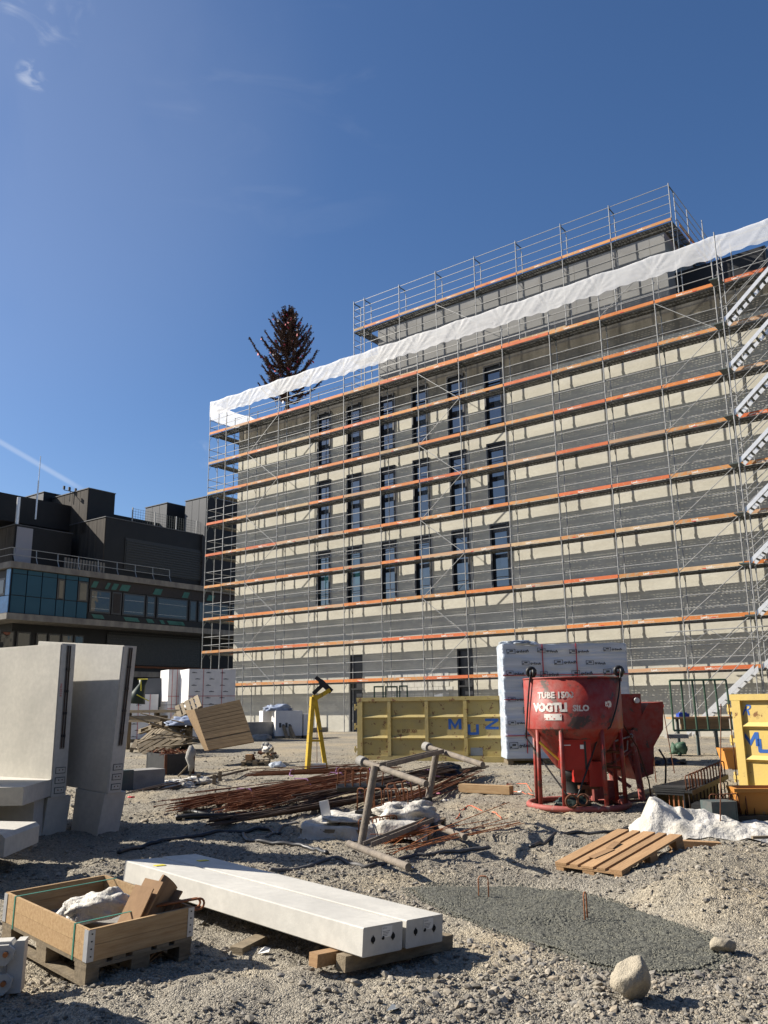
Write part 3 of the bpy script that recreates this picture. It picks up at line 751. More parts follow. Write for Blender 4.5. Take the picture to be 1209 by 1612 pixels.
for a, b in ((UY+.73, 6.6), (6.6, 9.2)):
    M = Matrix.Translation((-2.5, a, UZ)) @ Matrix.Rotation(math.pi/2, 4, 'Z'); scaffold_bay(us, 0, b-a, 0, 0, rot=M, rails=())
    M = Matrix.Translation((-22.95, b, UZ)) @ Matrix.Rotation(-math.pi/2, 4, 'Z'); scaffold_bay(us, 0, b-a, 0, 0, rot=M, rails=(.5, 1.0), board=False)
brace((-16.65, UY-.03, UZ-.1), (-13.95, UY-.03, UZ-2), us)
# roof edge rails right of the penthouse
for k in range(4):
    x = .6+k*1.5; post(us, x, 3.4, ZT+.06, ZT+1.3+.0, caps=False)
for h in (.6, 1.15):
    mb = MB(); mb.tube((.4, 3.4, ZT+h), (7.2, 3.4, ZT+h), .018, 6); part('roof_rail', mb, 'galvanised_steel', us)

# ------------------------------------------------------------------ white tarpaulin on the top rails
def k_seed(x): return math.floor(x/2.57)
def tarp():
    mb = MB(); rs2 = np.random.RandomState(5)
    def strip(path, zt, zb, seed, nz=16, step=.075):
        """path: list of (x,y) points with post positions; cloth hangs from zt to zb"""
        vs = []; fs = []; cols_ = []
        for (ax_, ay_), (bx, by) in zip(path, path[1:]):
            L = math.hypot(bx-ax_, by-ay_); n = max(3, int(L/step))
            for k in range(n): cols_.append((ax_+(bx-ax_)*k/n, ay_+(by-ay_)*k/n, k/n, L, (by-ay_)/L, -(bx-ax_)/L))
        ax_, ay_ = path[-1]; cols_.append((ax_, ay_, 1.0, 1, cols_[-1][4], cols_[-1][5]))
        off = 0
        for c, (x, y, t, L, nx_, ny_) in enumerate(cols_):
            sag = 4*t*(1-t)
            for r_ in range(nz+1):
                v = r_/nz
                top = zt-.09*sag+.012*math.sin(x*5+y*3); bot = zb+.06*sag+.05*vnoise(x+y, seed, 1.7)+.03*math.sin(x*9)
                z = top+(bot-top)*v
                # radial wrinkles running out of the tie points at each post
                dl, dr = t*L, (1-t)*L
                wv = 0; c1 = abs(float(vnoise((x+y)*1.0-z*.9, z*.3, 1.9, 3))); c2 = abs(float(vnoise((x+y)*1.0+z*1.2, z*.3, 1.4, 8)))
                for dd, s_ in ((dl, 1), (dr, -1)):
                    ang = math.atan2((z-(zb+.15)), dd+.05)
                    wv += .034*(abs(((ang*2.6+s_*seed*.37+.13*k_seed(x)) % 1)-.5)*2-.5)*math.exp(-dd*1.6)*min(1, dd*5)
                out = .03+.03*sag*v+wv+.06*(.25-min(c1, .25))+.05*(.25-min(c2, .25))
                if v < .07: out -= .16*(1-v/.07)
                vs.append((x-nx_*0+(-nx_)*-out*0+nx_*out, y+ny_*out, z))
        m_ = nz+1
        for c in range(len(cols_)-1):
            for r_ in range(nz): fs.append((c*m_+r_, (c+1)*m_+r_, (c+1)*m_+r_+1, c*m_+r_+1))
        mb.add(vs, fs)
    strip([(x, -.03) for x in xs]+[(2.57, -.03), (4.2, -.03)], 21.14, 19.98, 3)
    strip([(-31.93, 9.2), (-31.93, 5.87), (-31.93, 3.3), (-31.93, .73), (-31.93, 0)], 20.95, 19.8, 9)
    o = link('tarpaulin', mb.mesh('tarpaulin', 'translucent_tarpaulin', True, fix=False)); o.matrix_world = FR
    tag(o, 'long white translucent tarpaulin tied along the top rail of the facade scaffold', 'tarpaulin')
    mb2 = MB(); pts = [(5.3, .1, 22.3), (5.5, -.1, 21.6), (5.9, 0, 22.0), (6.4, .1, 22.4), (6.8, -.1, 21.5)]
    for k in range(12):
        a = k/11
        mb2.add([(5.2+a*2, .1*math.sin(k*2.1), 22.7+.1*math.sin(k)), (5.3+a*2, .25*math.sin(k*1.3), 22.1)], [])
    mb2.f = [(2*k, 2*k+2, 2*k+3, 2*k+1) for k in range(11)]
    o = link('tarpaulin', mb2.mesh('tarpaulin', 'translucent_tarpaulin', True, fix=False)); o.matrix_world = FR
    tag(o, 'small loose end of white sheeting high above the stair tower', 'tarpaulin')
tarp()

# ------------------------------------------------------------------ topping-out tree on the roof
def roof_tree():
    base = FR @ Vector((-28.9, 4.0, ZT+.05)); top = 28.15
    t = thing('fir_tree', 'dry brown fir tree with red and white ribbons standing on the building roof', 'tree', base)
    h = top-base.z; r = random.Random(4)
    mb = MB(); mb.path([(0, 0, 0), (.03, 0, h*.4), (-.03, .02, h*.75), (0, 0, h)], [.16, .12, .06, .015], 8); part('trunk', mb, 'bark', t)
    br = MB(); nd = MB(); rib = MB(); ribw = MB(); px = Vector((math.sin(YAW), -math.cos(YAW), 0))
    def needle(mb, p, d, s):
        d = d.normalized(); u = d.cross(Vector((r.gauss(0, 1), r.gauss(0, 1), r.gauss(0, 1)))).normalized()
        mb.add([p-u*s*.35, p+u*s*.35, p+d*s], [(0, 1, 2)])
    z = 2.4
    while z < h-.1:
        f = (h-z)/(h-2.4); n = 4; a0 = r.random()*6.28
        for k in range(n):
            a = a0+k*6.283/n+r.uniform(-.35, .35); L = (.22+2.15*min(1, f*1.5)**.85)*r.uniform(.4, 1.1)*(1.15 if r.random() < .3 else .95)
            if r.random() < .08: L *= 1.25
            up = .62+.2*(1-f)
            pts = []; p = Vector((0, 0, z))
            for q_ in range(7):
                s = q_/6; pts.append(Vector((math.cos(a)*L*s, math.sin(a)*L*s, z-.18*L*math.sin(s*2.2)+up*L*s*s*1.15)))
            br.path(pts, [.030*f+.012-.0035*i_*f for i_ in range(7)], 4)
            m_ = int(L*42)
            for q_ in range(m_):
                s = .18+.82*(q_/m_); i_ = min(5, int(s*6)); pp = pts[i_].lerp(pts[i_+1], s*6-i_); dd = (pts[i_+1]-pts[i_]).normalized()
                side = dd.cross(Vector((0, 0, 1))).normalized()*(1 if q_ % 2 else -1)
                tw = (dd*.8+side*r.uniform(.3, 1)+Vector((0, 0, r.uniform(-.5, .25)))).normalized()*r.uniform(.10, .34)*(1.15-.5*s)
                if r.random() < .3: br.path([pp, pp+tw], [.006, .003], 3, False)
                for _ in range(15):
                    b_ = pp+tw*r.random()+Vector((r.gauss(0, .02), r.gauss(0, .02), r.gauss(0, .02)))
                    needle(nd, b_, tw.normalized()+Vector((r.gauss(0, .6), r.gauss(0, .6), r.gauss(0, .6))), r.uniform(.04, .09))
                if r.random() < .035:
                    e = pp+tw; tgt = rib if r.random() < .75 else ribw
                    s_ = Vector((r.uniform(-.07, .07), r.uniform(-.07, .07), r.uniform(-.03, .05))); dn = Vector((r.uniform(-.05, .08), 0, -r.uniform(.08, .2)))
                    tgt.add([e-s_, e+s_, e+s_+dn, e-s_+dn], [(0, 1, 2, 3)])
        z += r.uniform(.18, .30)*(.6+.6*f)
    ribw.add([(0, 0, h), (.22, .05, h+.08), (.25, .05, h-.02), (.02, 0, h-.1)], [(0, 1, 2, 3)])
    part('branches', br, 'bark', t); part('crown', nd, 'dry_needles', t); tag(part('ribbons', rib, 'ribbon_red', t), kind='stuff'); tag(part('ribbons', ribw, 'ribbon_white', t), kind='stuff')
    gy = MB()
    for a in (.4, 2.5, 4.6): gy.tube((0, 0, 2.0), (math.cos(a)*1.3, math.sin(a)*1.3, .05), .03, 5)
    part('prop', gy, 'wood_old', t)
roof_tree()

# ------------------------------------------------------------------ dark office building on the left (planes parallel to the new block)
FI = FR.inverted(); EL = FI @ EYE
def onx(px, py, X):      # pixel -> (y, z) on the local plane x = X
    d = FI.to_3x3() @ ray(px, py); t = (X-EL.x)/d.x; p = EL+d*t; return p.y, p.z
def ony(px, py, Yp):
    d = FI.to_3x3() @ ray(px, py); t = (Yp-EL.y)/d.y; p = EL+d*t; return p.x, p.z
ob = thing('office_building', 'dark clad office building with a blue glazed corner behind the scaffold', 'building', M=FR)
X0 = -48.7
def bx(name, m_, x0, x1, y0, y1, z0, z1, parent=ob):
    return part(name, MB().box(min(x0, x1), max(x0, x1), min(y0, y1), max(y0, y1), min(z0, z1), max(z0, z1)), m_, parent)
yL, zT1 = onx(20, 884, X0); _, zT0 = onx(20, 900, X0); _, zB1 = onx(15, 965, X0); _, zB0 = onx(15, 978, X0)
yR = 40.0
_, zt2 = onx(320, 919, X0)
bx('roof_slab', 'slab_edge', X0-30, X0+.25, yL-.25, yR, zT1-.45, zT1)
bx('floor_slab', 'slab_edge', X0-30, X0+.25, yL-.25, yR, zB1-.45, zB1)
bx('lower_wall', 'black_cladding', X0-29, X0-2.2, yL+1.6, yR, -.5, zB1-.46)
yb, _ = onx(142, 930, X0)
bx('storey_wall', 'black_cladding', X0-29, X0-.06, yL+.02, yR, zB1+.001, zT1-.46)
# blue glazed corner: panels, two windows
zl, zh = zB1+.05, zT1-.5; zm = zl+(zh-zl)*.40; zt_ = zh-.35
pxs = [15, 41, 65, 89, 102, 122, 139]
ys = [onx(p, 930, X0)[0] for p in pxs]; ys[0] = yL+.06
for i_, (a, b) in enumerate(zip(ys, ys[1:])):
    bx('lower_panel', 'blue_panel', X0-.05, X0+.02, a+.04, b-.04, zl, zm-.04)
    if i_ in (3, 5): 
        f = bx('window', 'window_frame_dark', X0-.05, X0+.03, a+.04, b-.04, zm+.02, zt_)
        bx('pane', 'office_glass', X0+.031, X0+.045, a+.18, b-.16, zm+.12, zt_-.12, f)
    else: bx('upper_panel', 'blue_panel', X0-.05, X0+.02, a+.04, b-.04, zm+.02, zt_)
    bx('fascia_panel', 'blue_panel', X0-.05, X0+.02, a+.04, b-.04, zt_+.05, zh)
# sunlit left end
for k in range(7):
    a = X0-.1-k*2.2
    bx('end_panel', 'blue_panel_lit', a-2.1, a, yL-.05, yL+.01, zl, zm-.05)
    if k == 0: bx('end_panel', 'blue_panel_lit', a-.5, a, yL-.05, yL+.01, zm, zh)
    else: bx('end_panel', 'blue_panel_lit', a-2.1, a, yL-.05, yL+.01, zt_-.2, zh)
    f = bx('window', 'window_frame_dark', a-2.1, a-.55 if k == 0 else a-.05, yL-.07, yL+.01, zm, zt_-.25)
    bx('pane', 'office_glass', a-1.95, a-.7, yL-.09, yL-.071, zm+.15, zt_-.4, f)
# window band with mullions and coloured patches
segs = [(142, 175, 1), (177, 192, 0), (194, 229, 1), (231, 245, 1), (248, 296, 1), (299, 310, 1), (313, 360, 1), (365, 400, 1), (404, 440, 1)]
zwa, zwb = zB1+.55, zT1-1.35
for a, b, g in segs:
    ya, yb_ = onx(a, 930, X0)[0], onx(b, 930, X0)[0]
    f = bx('window', 'window_frame_dark', X0-.05, X0+.03, ya, yb_, zwa, zwb)
    bx('pane' if g else 'panel', 'office_glass' if g else 'brown_panel', X0+.031, X0+.05, ya+.12, yb_-.12, zwa+.12, zwb-.12, f)
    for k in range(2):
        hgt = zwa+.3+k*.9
        bx('reflection_strip', 'galvanised_steel', X0+.051, X0+.056, ya+.15, yb_-.15, hgt+.0, hgt+.03, f) if g and b < 300 else None  # thin steel-toned strips stand in for reflections on the glass
bx('band_top', 'brown_panel', X0-.05, X0+.03, ys[-1]+.05, yR, zwb+.05, zh+.05)
bx('band_foot', 'black_cladding', X0-.05, X0+.03, ys[-1]+.05, yR, zB1, zwa-.05)
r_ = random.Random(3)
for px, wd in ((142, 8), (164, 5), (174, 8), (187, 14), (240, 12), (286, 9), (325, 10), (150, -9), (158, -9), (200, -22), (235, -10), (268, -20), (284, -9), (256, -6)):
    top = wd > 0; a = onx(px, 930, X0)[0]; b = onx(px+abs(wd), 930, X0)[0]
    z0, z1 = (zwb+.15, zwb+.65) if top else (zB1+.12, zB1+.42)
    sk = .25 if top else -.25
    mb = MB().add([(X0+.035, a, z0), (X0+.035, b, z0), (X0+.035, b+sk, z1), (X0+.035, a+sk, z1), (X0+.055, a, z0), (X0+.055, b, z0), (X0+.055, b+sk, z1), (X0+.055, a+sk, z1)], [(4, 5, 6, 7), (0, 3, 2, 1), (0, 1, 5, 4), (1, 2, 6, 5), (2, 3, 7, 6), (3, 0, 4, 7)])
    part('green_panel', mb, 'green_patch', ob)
# ground floor glazing row, garage
for a, b in ((0, 4), (5, 28), (32, 54), (63, 80), (82, 101), (103, 121), (123, 138)):
    xx = X0-2.2; ya, yb_ = onx(a-8, 1020, xx)[0], onx(b-8, 1020, xx)[0]; z0 = onx(60, 1040, xx)[1]; z1 = onx(60, 996, xx)[1]
    f = bx('window', 'window_frame_dark', xx, xx+.08, ya, yb_, z0, z1); bx('pane', 'office_glass', xx+.081, xx+.1, ya+.1, yb_-.1, z0+.1, z1-.12, f)
xx = X0-2.1
ya = onx(168, 1010, xx)[0]; yb_ = onx(315, 1010, xx)[0]
f = bx('grille', 'black_sheet', xx-.05, xx+.02, ya, yb_, onx(168, 1045, xx)[1], onx(168, 998, xx)[1])
for k in range(14):
    z = onx(168, 1045, xx)[1]+.15+k*.21; bx('slat', 'black_sheet', xx+.021, xx+.06, ya+.1, yb_-.1, z, z+.07, f)
bx('base_strip', 'rust_brown', xx, xx+.05, ya, yb_+6, onx(200, 1050, xx)[1]-.05, onx(200, 1048, xx)[1])
bx('plinth', 'slab_edge', X0-2.0, X0-1.6, yL+3, yR, onx(200, 1064, X0)[1], onx(200, 1055, X0)[1])
# upper volumes
VOLS = []
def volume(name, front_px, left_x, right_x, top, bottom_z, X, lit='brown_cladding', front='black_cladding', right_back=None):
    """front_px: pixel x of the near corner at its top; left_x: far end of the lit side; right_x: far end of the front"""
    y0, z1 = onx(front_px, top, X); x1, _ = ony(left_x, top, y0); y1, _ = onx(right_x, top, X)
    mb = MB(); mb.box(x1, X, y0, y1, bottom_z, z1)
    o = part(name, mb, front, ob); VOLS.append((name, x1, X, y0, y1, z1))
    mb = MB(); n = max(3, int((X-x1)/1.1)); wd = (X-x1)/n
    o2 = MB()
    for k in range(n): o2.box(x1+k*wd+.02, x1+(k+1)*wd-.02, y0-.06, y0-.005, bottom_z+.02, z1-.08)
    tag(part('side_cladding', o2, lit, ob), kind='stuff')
    bx('coping', 'grey_cladding', x1-.05, X+.05, y0-.1, y1+.05, z1, z1+.07)
    return x1, X, y0, y1, z1
v1 = volume('black_volume', 167.5, 81, 345, 814, zT1, X0-.9)
f = bx('louvred_front', 'black_sheet', X0-.895, X0-.83, onx(195, 880, X0-.9)[0], yR-8, onx(195, 898, X0-.9)[1], onx(195, 846, X0-.9)[1])
za, zb_ = onx(195, 898, X0-.9)[1], onx(195, 846, X0-.9)[1]; ya = onx(195, 880, X0-.9)[0]
for k in range(12):
    z = za+.1+k*(zb_-za-.2)/12; bx('louvre', 'black_sheet', X0-.829, X0-.77, ya+.1, yR-8.1, z, z+.12, f)
v1b = volume('tall_volume', 140.5, 81, 182, 769, v1[4]-1, ony(140.5, 769, v1[2])[0])
v1c = volume('left_volume', 70, -60, 100, 775, zT1, X0-9., lit='grey_cladding')
v1d = volume('low_volume', 25, -80, 115, 826, zT1, X0-4.2)
bx('white_door_panel', 'pale_panel', X0-4.19, X0-4.1, onx(26, 850, X0-4.1)[0], onx(51, 850, X0-4.1)[0], zT1, onx(30, 829, X0-4.1)[1])
volume('plant_room', 264, 230, 292, 792, v1[4]-1, X0-5, lit='grey_cladding')
volume('service_tower', 326, 293, 380, 782, zT1, X0-.5, lit='grey_cladding')
bx('back_parapet', 'black_cladding', X0-12, X0-6, v1[3]-25, v1[3]-2, v1[4]-.5, v1[4]+1.7)
# mesh railing on the roof
xx = X0-1.3; zr = v1[4]
ya = onx(207, 820, xx)[0]
rl = MB()
for k in range(9):
    y = ya+k*2.3
    bx('rail_post', 'galvanised_steel', xx, xx+.06, y, y+.07, zr, zr+1.35)
for k in range(8):
    y = ya+k*2.3; mb = MB()
    for q_ in range(9): mb.box(xx+.02, xx+.035, y+.1+q_*.25, y+.115+q_*.25, zr+.15, zr+1.3)
    for q_ in range(6): mb.box(xx+.036, xx+.05, y+.1, y+2.2, zr+.15+q_*.22, zr+.165+q_*.22)
    part('mesh_panel', mb, 'dull_steel', ob)
# slab railing, pipe, mast, wind vane
xx = X0-.5
for k in range(9):
    y = yL+.3+k*1.75 if k else yL+.3
    mb = MB(); mb.path([(xx+.3, y, zT1), (xx+.05, y, zT1+.5), (xx, y, zT1+1.15)], .035, 5); part('rail_post', mb, 'galvanised_steel', ob)
mb = MB()
for h in (.6, 1.12): mb.tube((xx+.03, yL+.1, zT1+h), (xx+.03, yL+14.3, zT1+h), .028, 5); mb.tube((xx, yL+.1, zT1+h), (xx-14, yL+.1, zT1+h), .028, 5)
part('railing', mb, 'galvanised_steel', ob)
mb = MB()
for k in range(14): mb.box(xx-.4, xx-.3, yL+4.6+k*.26, yL+4.75+k*.26, zT1+.05, zT1+1.0)
part('duct_grille', mb, 'slab_edge', ob)
y, z1 = onx(30, 783, X0-4.6); z0 = onx(30, 830, X0-4.6)[1]
mb = MB().tube((X0-4.6, y, z0-1), (X0-4.6, y, z1), .14, 10); part('flue_pipe', mb, 'aluminium', ob)
y, z1 = onx(64, 718, X0-5); z0 = onx(60, 795, X0-5)[1]
mb = MB(); mb.tube((X0-5, y, z0-1.2), (X0-5, y, z0+2), .07, 6); mb.tube((X0-5, y, z0+2), (X0-5, y, z1), .035, 5); part('mast', mb, 'aluminium', ob)
y, z1 = onx(111, 768, X0-6); mb = MB(); mb.tube((X0-6, y, z1-1.2), (X0-6, y, z1), .03, 5); mb.tube((X0-6, y-.6, z1-.3), (X0-6, y+.6, z1-.3), .03, 5)
for k in (-.6, -.1, .5): mb.box(X0-6.06, X0-5.94, y+k-.08, y+k+.08, z1-.25, z1+.05)
part('weather_vane', mb, 'black_sheet', ob)

def neighbour(label, x0, x1, y0, y1, h, mm, face):  # unseen blocks, added to screen off bright horizon light
    t = thing('added_horizon_blocker', label, 'building', loc=(0, 0, 0))
    part('wall', MB().box(x0, x1, y0, y1, -.3, h), mm, t); part('roof', MB().box(x0-.2, x1+.2, y0-.2, y1+.2, h, h+.3), 'concrete_old', t)
    for q_ in range(int(h/3.3)):
        for k in range(int(((x1-x0) if face == 'y' else (y1-y0))/4)):
            z = 1.2+q_*3.2
            if face == 'y': a = x0+1+k*4; part('window', MB().box(a, a+2, y1, y1+.05, z, z+1.6), 'office_glass', t)
            else: a = y0+1+k*4; part('window', MB().box(x0-.05, x0, a, a+2, z, z+1.6), 'office_glass', t)
neighbour('unseen brown block added behind the camera to dim the sky fill', -34, 48, -46, -30, 15, 'brown_cladding', 'y')
neighbour('unseen grey block added out of view on the right to dim the sky fill', 46, 60, -28, 18, 14, 'grey_cladding', 'x')
# ------------------------------------------------------------------ precast concrete retaining elements, left
U = Vector((-.85, .527, 0)).normalized(); V = Vector((.527, .85, 0)).normalized()
def frame_of(c, tilt=0.):      # local x along U reversed (to the right), y into the thickness
    M = Matrix.Identity(4)
    for i_, a in enumerate((-U, V, Vector((0, 0, 1)))):
        for k in range(3): M[k][i_] = a[k]
    return Matrix.Translation(c) @ M @ Matrix.Rotation(tilt, 4, 'Y')
def panel_element(c, length, z0, z1, tilt, label, foot=True, text=None, red=True):
    t = thing('retaining_wall_element', label, 'concrete element', M=frame_of(Vector((c[0], c[1], 0)), tilt), group='precast concrete wall elements')
    th = .25; mb = MB(); c_ = .012
    mb.prism([(-length, z0), (0, z0), (0, z1), (-length, z1)], c_, th-c_)
    mb.box(-length+c_, -c_, 0, th, z0+c_, z1-c_)
    part('wall_slab', mb, 'concrete_pale', t)
    mb = MB(); mb.box(-.0, .004, .09, .165, z0+.62, z1-.02); k_ = part('rebar_recess', mb, 'concrete_old', t)
    mb = MB()
    for yy in (.108, .147): mb.tube((.016, yy, z0+.64), (.016, yy, z1-.03), .009, 6)
    part('rebar', mb, 'dark_bar', k_)
    for q_ in range(5):
        z = z0+.78+q_*.30
        if z < z1-.1: part('loop_box', MB().box(.004, .026, .10, .155, z, z+.035), 'black_sheet', k_)
    for q_ in range(3):
        z = z0+.04+q_*.13
        k_ = part('pocket', MB().box(.0, .004, .05, .21, z, z+.085), 'dull_steel', t)
        part('pocket_plate', MB().box(.004, .008, .06, .20, z+.01, z+.075), 'concrete_pale', k_)
        for yy in (.10, .155): part('pin', MB().box(.008, .016, yy, yy+.01, z+.04, z+.055), 'rust_brown', k_)
    if foot:
        mb = MB(); mb.prism([(-.62, -.15), (-.10, -.15), (-.02, z0+.0), (-.62, z0)], -.02, th+.1); part('foot', mb, 'concrete_pale', t)
    if text:
        vs, fs = text_geo(text, .055); mb = MB(); mb.add([(.002, .045-b+.02, z1-.55-a) for a, b, _ in vs], fs); link('painted_mark', mb.mesh('painted_mark', 'strap_red', fix=False), t)
    return t
panel_element((-4.52, 11.86), 3.6, .44, 2.49, 0, 'upright precast concrete wall slab nearest the left edge, with red marking', text='HF3014')
panel_element((-3.83, 12.0), 1.9, .47, 2.46, R(4.6), 'leaning precast concrete wall slab behind the leftmost one', foot=True)
# three unseen slabs added outside the frame to cast shade over beams and gravel
panel_element((-4.17, 8.56), 3.0, -.10, 2.78, 0, 'unseen taller precast slab added left of the frame to shade the beams', foot=False)
panel_element((-5.25, 10.9), 2.2, -.10, 3.35, 0, 'unseen tallest precast slab added left of the frame to shade the gravel behind the beams', foot=False)
panel_element((-3.05, 5.3), 3.4, -.12, 1.05, 0, 'unseen low precast slab added left of the frame to shade the lower left corner', foot=False)
slabM = pose((-4.43, 10.75, .46), R(4))
mb = MB(); mb.add([(0, 0, 0), (0, 0, .215), (-.03, 1.9, .215), (-.03, 1.9, 0), (-3, .1, 0), (-3, .1, .215), (-3, 1.9, .215), (-3, 1.9, 0)],
                  [(0, 3, 2, 1), (4, 5, 6, 7), (0, 1, 5, 4), (3, 7, 6, 2), (1, 2, 6, 5), (0, 4, 7, 3)])
t = thing('concrete_slab', 'thick horizontal concrete slab propped in front of the upright wall slabs', 'concrete element', M=slabM)
part('slab', mb, 'concrete_pale', t)
part('prop_block', MB().box(-1.3, -.10, .75, 1.25, -.62, -.001), 'concrete_pale', t)
single('concrete_slab', MB().prism([(0, 0), (-3, .12), (-3, .34), (-.04, .23), (0, .19)], 0, 1.0), 'concrete_pale', 'lower concrete slab lying under the propped slab at the left edge', 'concrete element', M=pose((-4.05, 9.45, .08), R(2)))
b0 = G(187, 1247); b1 = G(264, 1243)
M = pose((b0.x-.6, b0.y, b0.z), math.atan2(b1.y-b0.y, b1.x-b0.x))
t = thing('concrete_beam', 'low grey concrete beam lying behind the leaning wall slab', 'concrete element', M=M)
Lb = (b1-b0).length+.6
part('beam', MB().box(0, Lb, 0, .5, -.02, .34), 'concrete_old', t); part('stained_end', MB().box(.5, .95, -.006, .2, -.02, .36), 'dull_steel', t)

# ------------------------------------------------------------------ long concrete beams in the foreground
SM = Matrix(pose((-.178, 5.956, .005), .787, .020, .058))
def slab(x0, x1, label, L=3.15):
    t = thing('concrete_beam', label, 'concrete element', M=SM)
    h = .179; c = .007; mb = MB()
    prof = [(x0+c, 0), (x1-c, 0), (x1, c), (x1, h-c), (x1-c, h), (x0+c, h), (x0, h-c), (x0, c)]
    mb.prism(prof, 0, L)
    part('beam', mb, 'concrete_pale', t)
    wd = x1-x0
    for fx, r_, nm in ((.25, .019, 'hole'), (.75, .019, 'hole'), (.5, .012, 'socket')):
        mb = MB(); mb.lathe([(r_, 0), (r_, .003)], 14); mb.add([(r_*math.cos(a*.4488), r_*math.sin(a*.4488), .003) for a in range(14)], [tuple(range(14))])
        o = part(nm, mb, 'hole_dark', t, M=Matrix.Translation((x0+wd*fx, -.0005, h*.52+.004)) @ Matrix.Rotation(math.pi/2, 4, 'X'))
        if nm == 'hole':
            part('keyhole_slot', MB().box(-.004, .004, -.025, .025, .0, .0035), 'hole_dark', o)
    lb = part('paper_label', MB().box(x0+wd*.46, x0+wd*.72, -.003, -.0005, h*.55, h*.93), 'paper_white', t)
    tm_ = text_mb('BETON', .012, lambda a, b: (x0+wd*.48+a, -.0036, h*.84+b)); link('print', tm_.mesh('print', 'film_dark_print', fix=False), lb)
    mb = MB()
    for q_ in range(4): mb.box(x0+wd*.48, x0+wd*(.60+.02*q_), -.0036, -.0031, h*(.60+.05*q_), h*(.615+.05*q_))
    part('print', mb, 'film_dark_print', lb)
    return t
slab(0, .372, 'left of the two long pale concrete beams lying on timbers in the foreground')
slab(.408, .785, 'right of the two long pale concrete beams, beside the grey wet concrete', 3.19)
mb = MB(); mb.box(.03, .10, 2.60, 2.68, .18, .184); mb.box(.56, .64, 2.62, 2.69, .18, .184)
o = single('paper_scrap', MB().box(-.05, .05, -.03, .03, 0, .004), 'strap_yellow', 'small yellow sticker on the far end of the left beam', 'sticker', M=SM @ Matrix.Translation((.12, 2.75, .181)))
o = single('paper_scrap', MB().box(-.05, .05, -.03, .03, 0, .004), 'strap_yellow', 'small yellow sticker on the far end of the right beam', 'sticker', M=SM @ Matrix.Translation((.6, 2.8, .181)))
single('timber', MB().box(-.05, 1.02, .10, .19, -.10, -.004), 'wood_old', 'timber sleeper under the near end of the concrete beams', 'timber', M=SM)
single('timber', MB().box(-.20, .12, -.0, .085, -.085, -.004), 'wood_pallet', 'short timber block at the near left corner of the beams', 'timber', M=SM @ Matrix.Translation((.03, .24, 0)))
single('timber', MB().box(-.05, .9, 2.5, 2.6, -.12, -.004), 'wood_old', 'timber sleeper under the far end of the concrete beams', 'timber', M=SM)

# ------------------------------------------------------------------ pallets
def pallet(M, label, group=None, cat='pallet', seed=1, m_='wood_pallet', n=5):
    r = random.Random(seed); t = thing('pallet', label, cat, M=M, group=group)
    wds = [.145, .10, .145, .10, .145] if n == 5 else [.1]*n
    gap = (.8-sum(wds))/(len(wds)-1); x = 0
    for wd in wds:
        part('deck_board', MB().box(x+.002, x+wd-.002, r.uniform(-.004, .004), 1.2+r.uniform(-.004, .004), .122, .144), m_, t, M=Matrix.Rotation(r.uniform(-.003, .003), 4, 'Z')); x += wd+gap
    for y in (0, .5275, 1.055): part('stringer_board', MB().box(0, .8, y, y+.145, .10, .1215), m_, t)
    for y in (0, .5275, 1.055):
        for x0 in (0, .3275, .7): part('block', MB().box(x0+.003, x0+(.097 if x0 != .3275 else .142), y+.003, y+.142, .022, .0995), m_, t)
    for x0, w_ in ((0, .1), (.3275, .145), (.7, .1)): part('bottom_board', MB().box(x0, x0+w_, 0, 1.2, 0, .0215), m_, t)
    return t
pm = pose((1.752, 9.384, -.155), -.844, .176, -.014)
pallet(pm, 'clean wooden pallet lying tilted on the gravel bank at the lower right', seed=3)
mb = MB(); M_ = Matrix.Translation((.34, .48, .149)) @ Matrix.Rotation(R(-8), 4, 'Z'); mb.box(-.045, .045, -.26, .05, 0, .004, M_); mb.box(-.05, .03, .05, .24, .001, .006, M_ @ Matrix.Rotation(R(14), 4, 'Z') @ Matrix.Rotation(R(3), 4, 'X'))
single('cardboard_strip', mb, 'cardboard', 'torn cardboard strip lying on the clean tilted pallet', 'cardboard', M=pm)
# crate: pallet with a hinged timber collar
cm = pose((-1.925, 5.84, -.118), .838, .061, -.007)
pallet(cm, 'pallet under the open timber crate in the left foreground', seed=5, m_='wood_old')
ct = thing('pallet_collar', 'open timber collar crate with zinc hinges and green straps, left foreground', 'crate', M=cm @ Matrix.Translation((0, 0, .146)))
for z in (0, .099):
    for a in ((0, .8, 0, .02), (0, .8, 1.18, 1.2)): part('board', MB().box(a[0]+.003, a[1]-.003, a[2], a[3], z, z+.097), 'wood_fresh', ct)
    for a in ((0, .02), (.78, .8)): part('board', MB().box(a[0], a[1], .021, 1.179, z, z+.097), 'wood_fresh', ct)
for x in (0, .8):
    for y in (0, 1.2):
        sx = 1 if x else -1; sy = 1 if y else -1; mb = MB()
        xa, xb = sorted((x+sx*.003, x-sx*.045)); ya_, yb2 = sorted((y+sy*.003, y-sy*.045))
        mb.box(xa, xb, y, y+sy*.004, .002, .192); mb.box(x, x+sx*.004, ya_, yb2, .002, .192)
        b_ = part('corner_hinge', mb, 'galv_bracket', ct)
        mb = MB()
        for z in (.03, .075, .12, .165): mb.box(x-sx*.028, x-sx*.018, y+sy*.0045, y+sy*.007, z, z+.008)
        part('nail', mb, 'hole_dark', b_)
for y in (.17, 1.03):
    mb = MB(); mb.box(-.0035, -.0005, y, y+.016, -.02, .196); mb.box(-.0035, .8035, y, y+.016, .1965, .199); mb.box(.8005, .8035, y, y+.016, -.02, .196); part('strap', mb, 'strap_green', ct)
part('floor_sheet', MB().box(.025, .775, .025, 1.175, 0.0005, .012), 'concrete_old', ct)
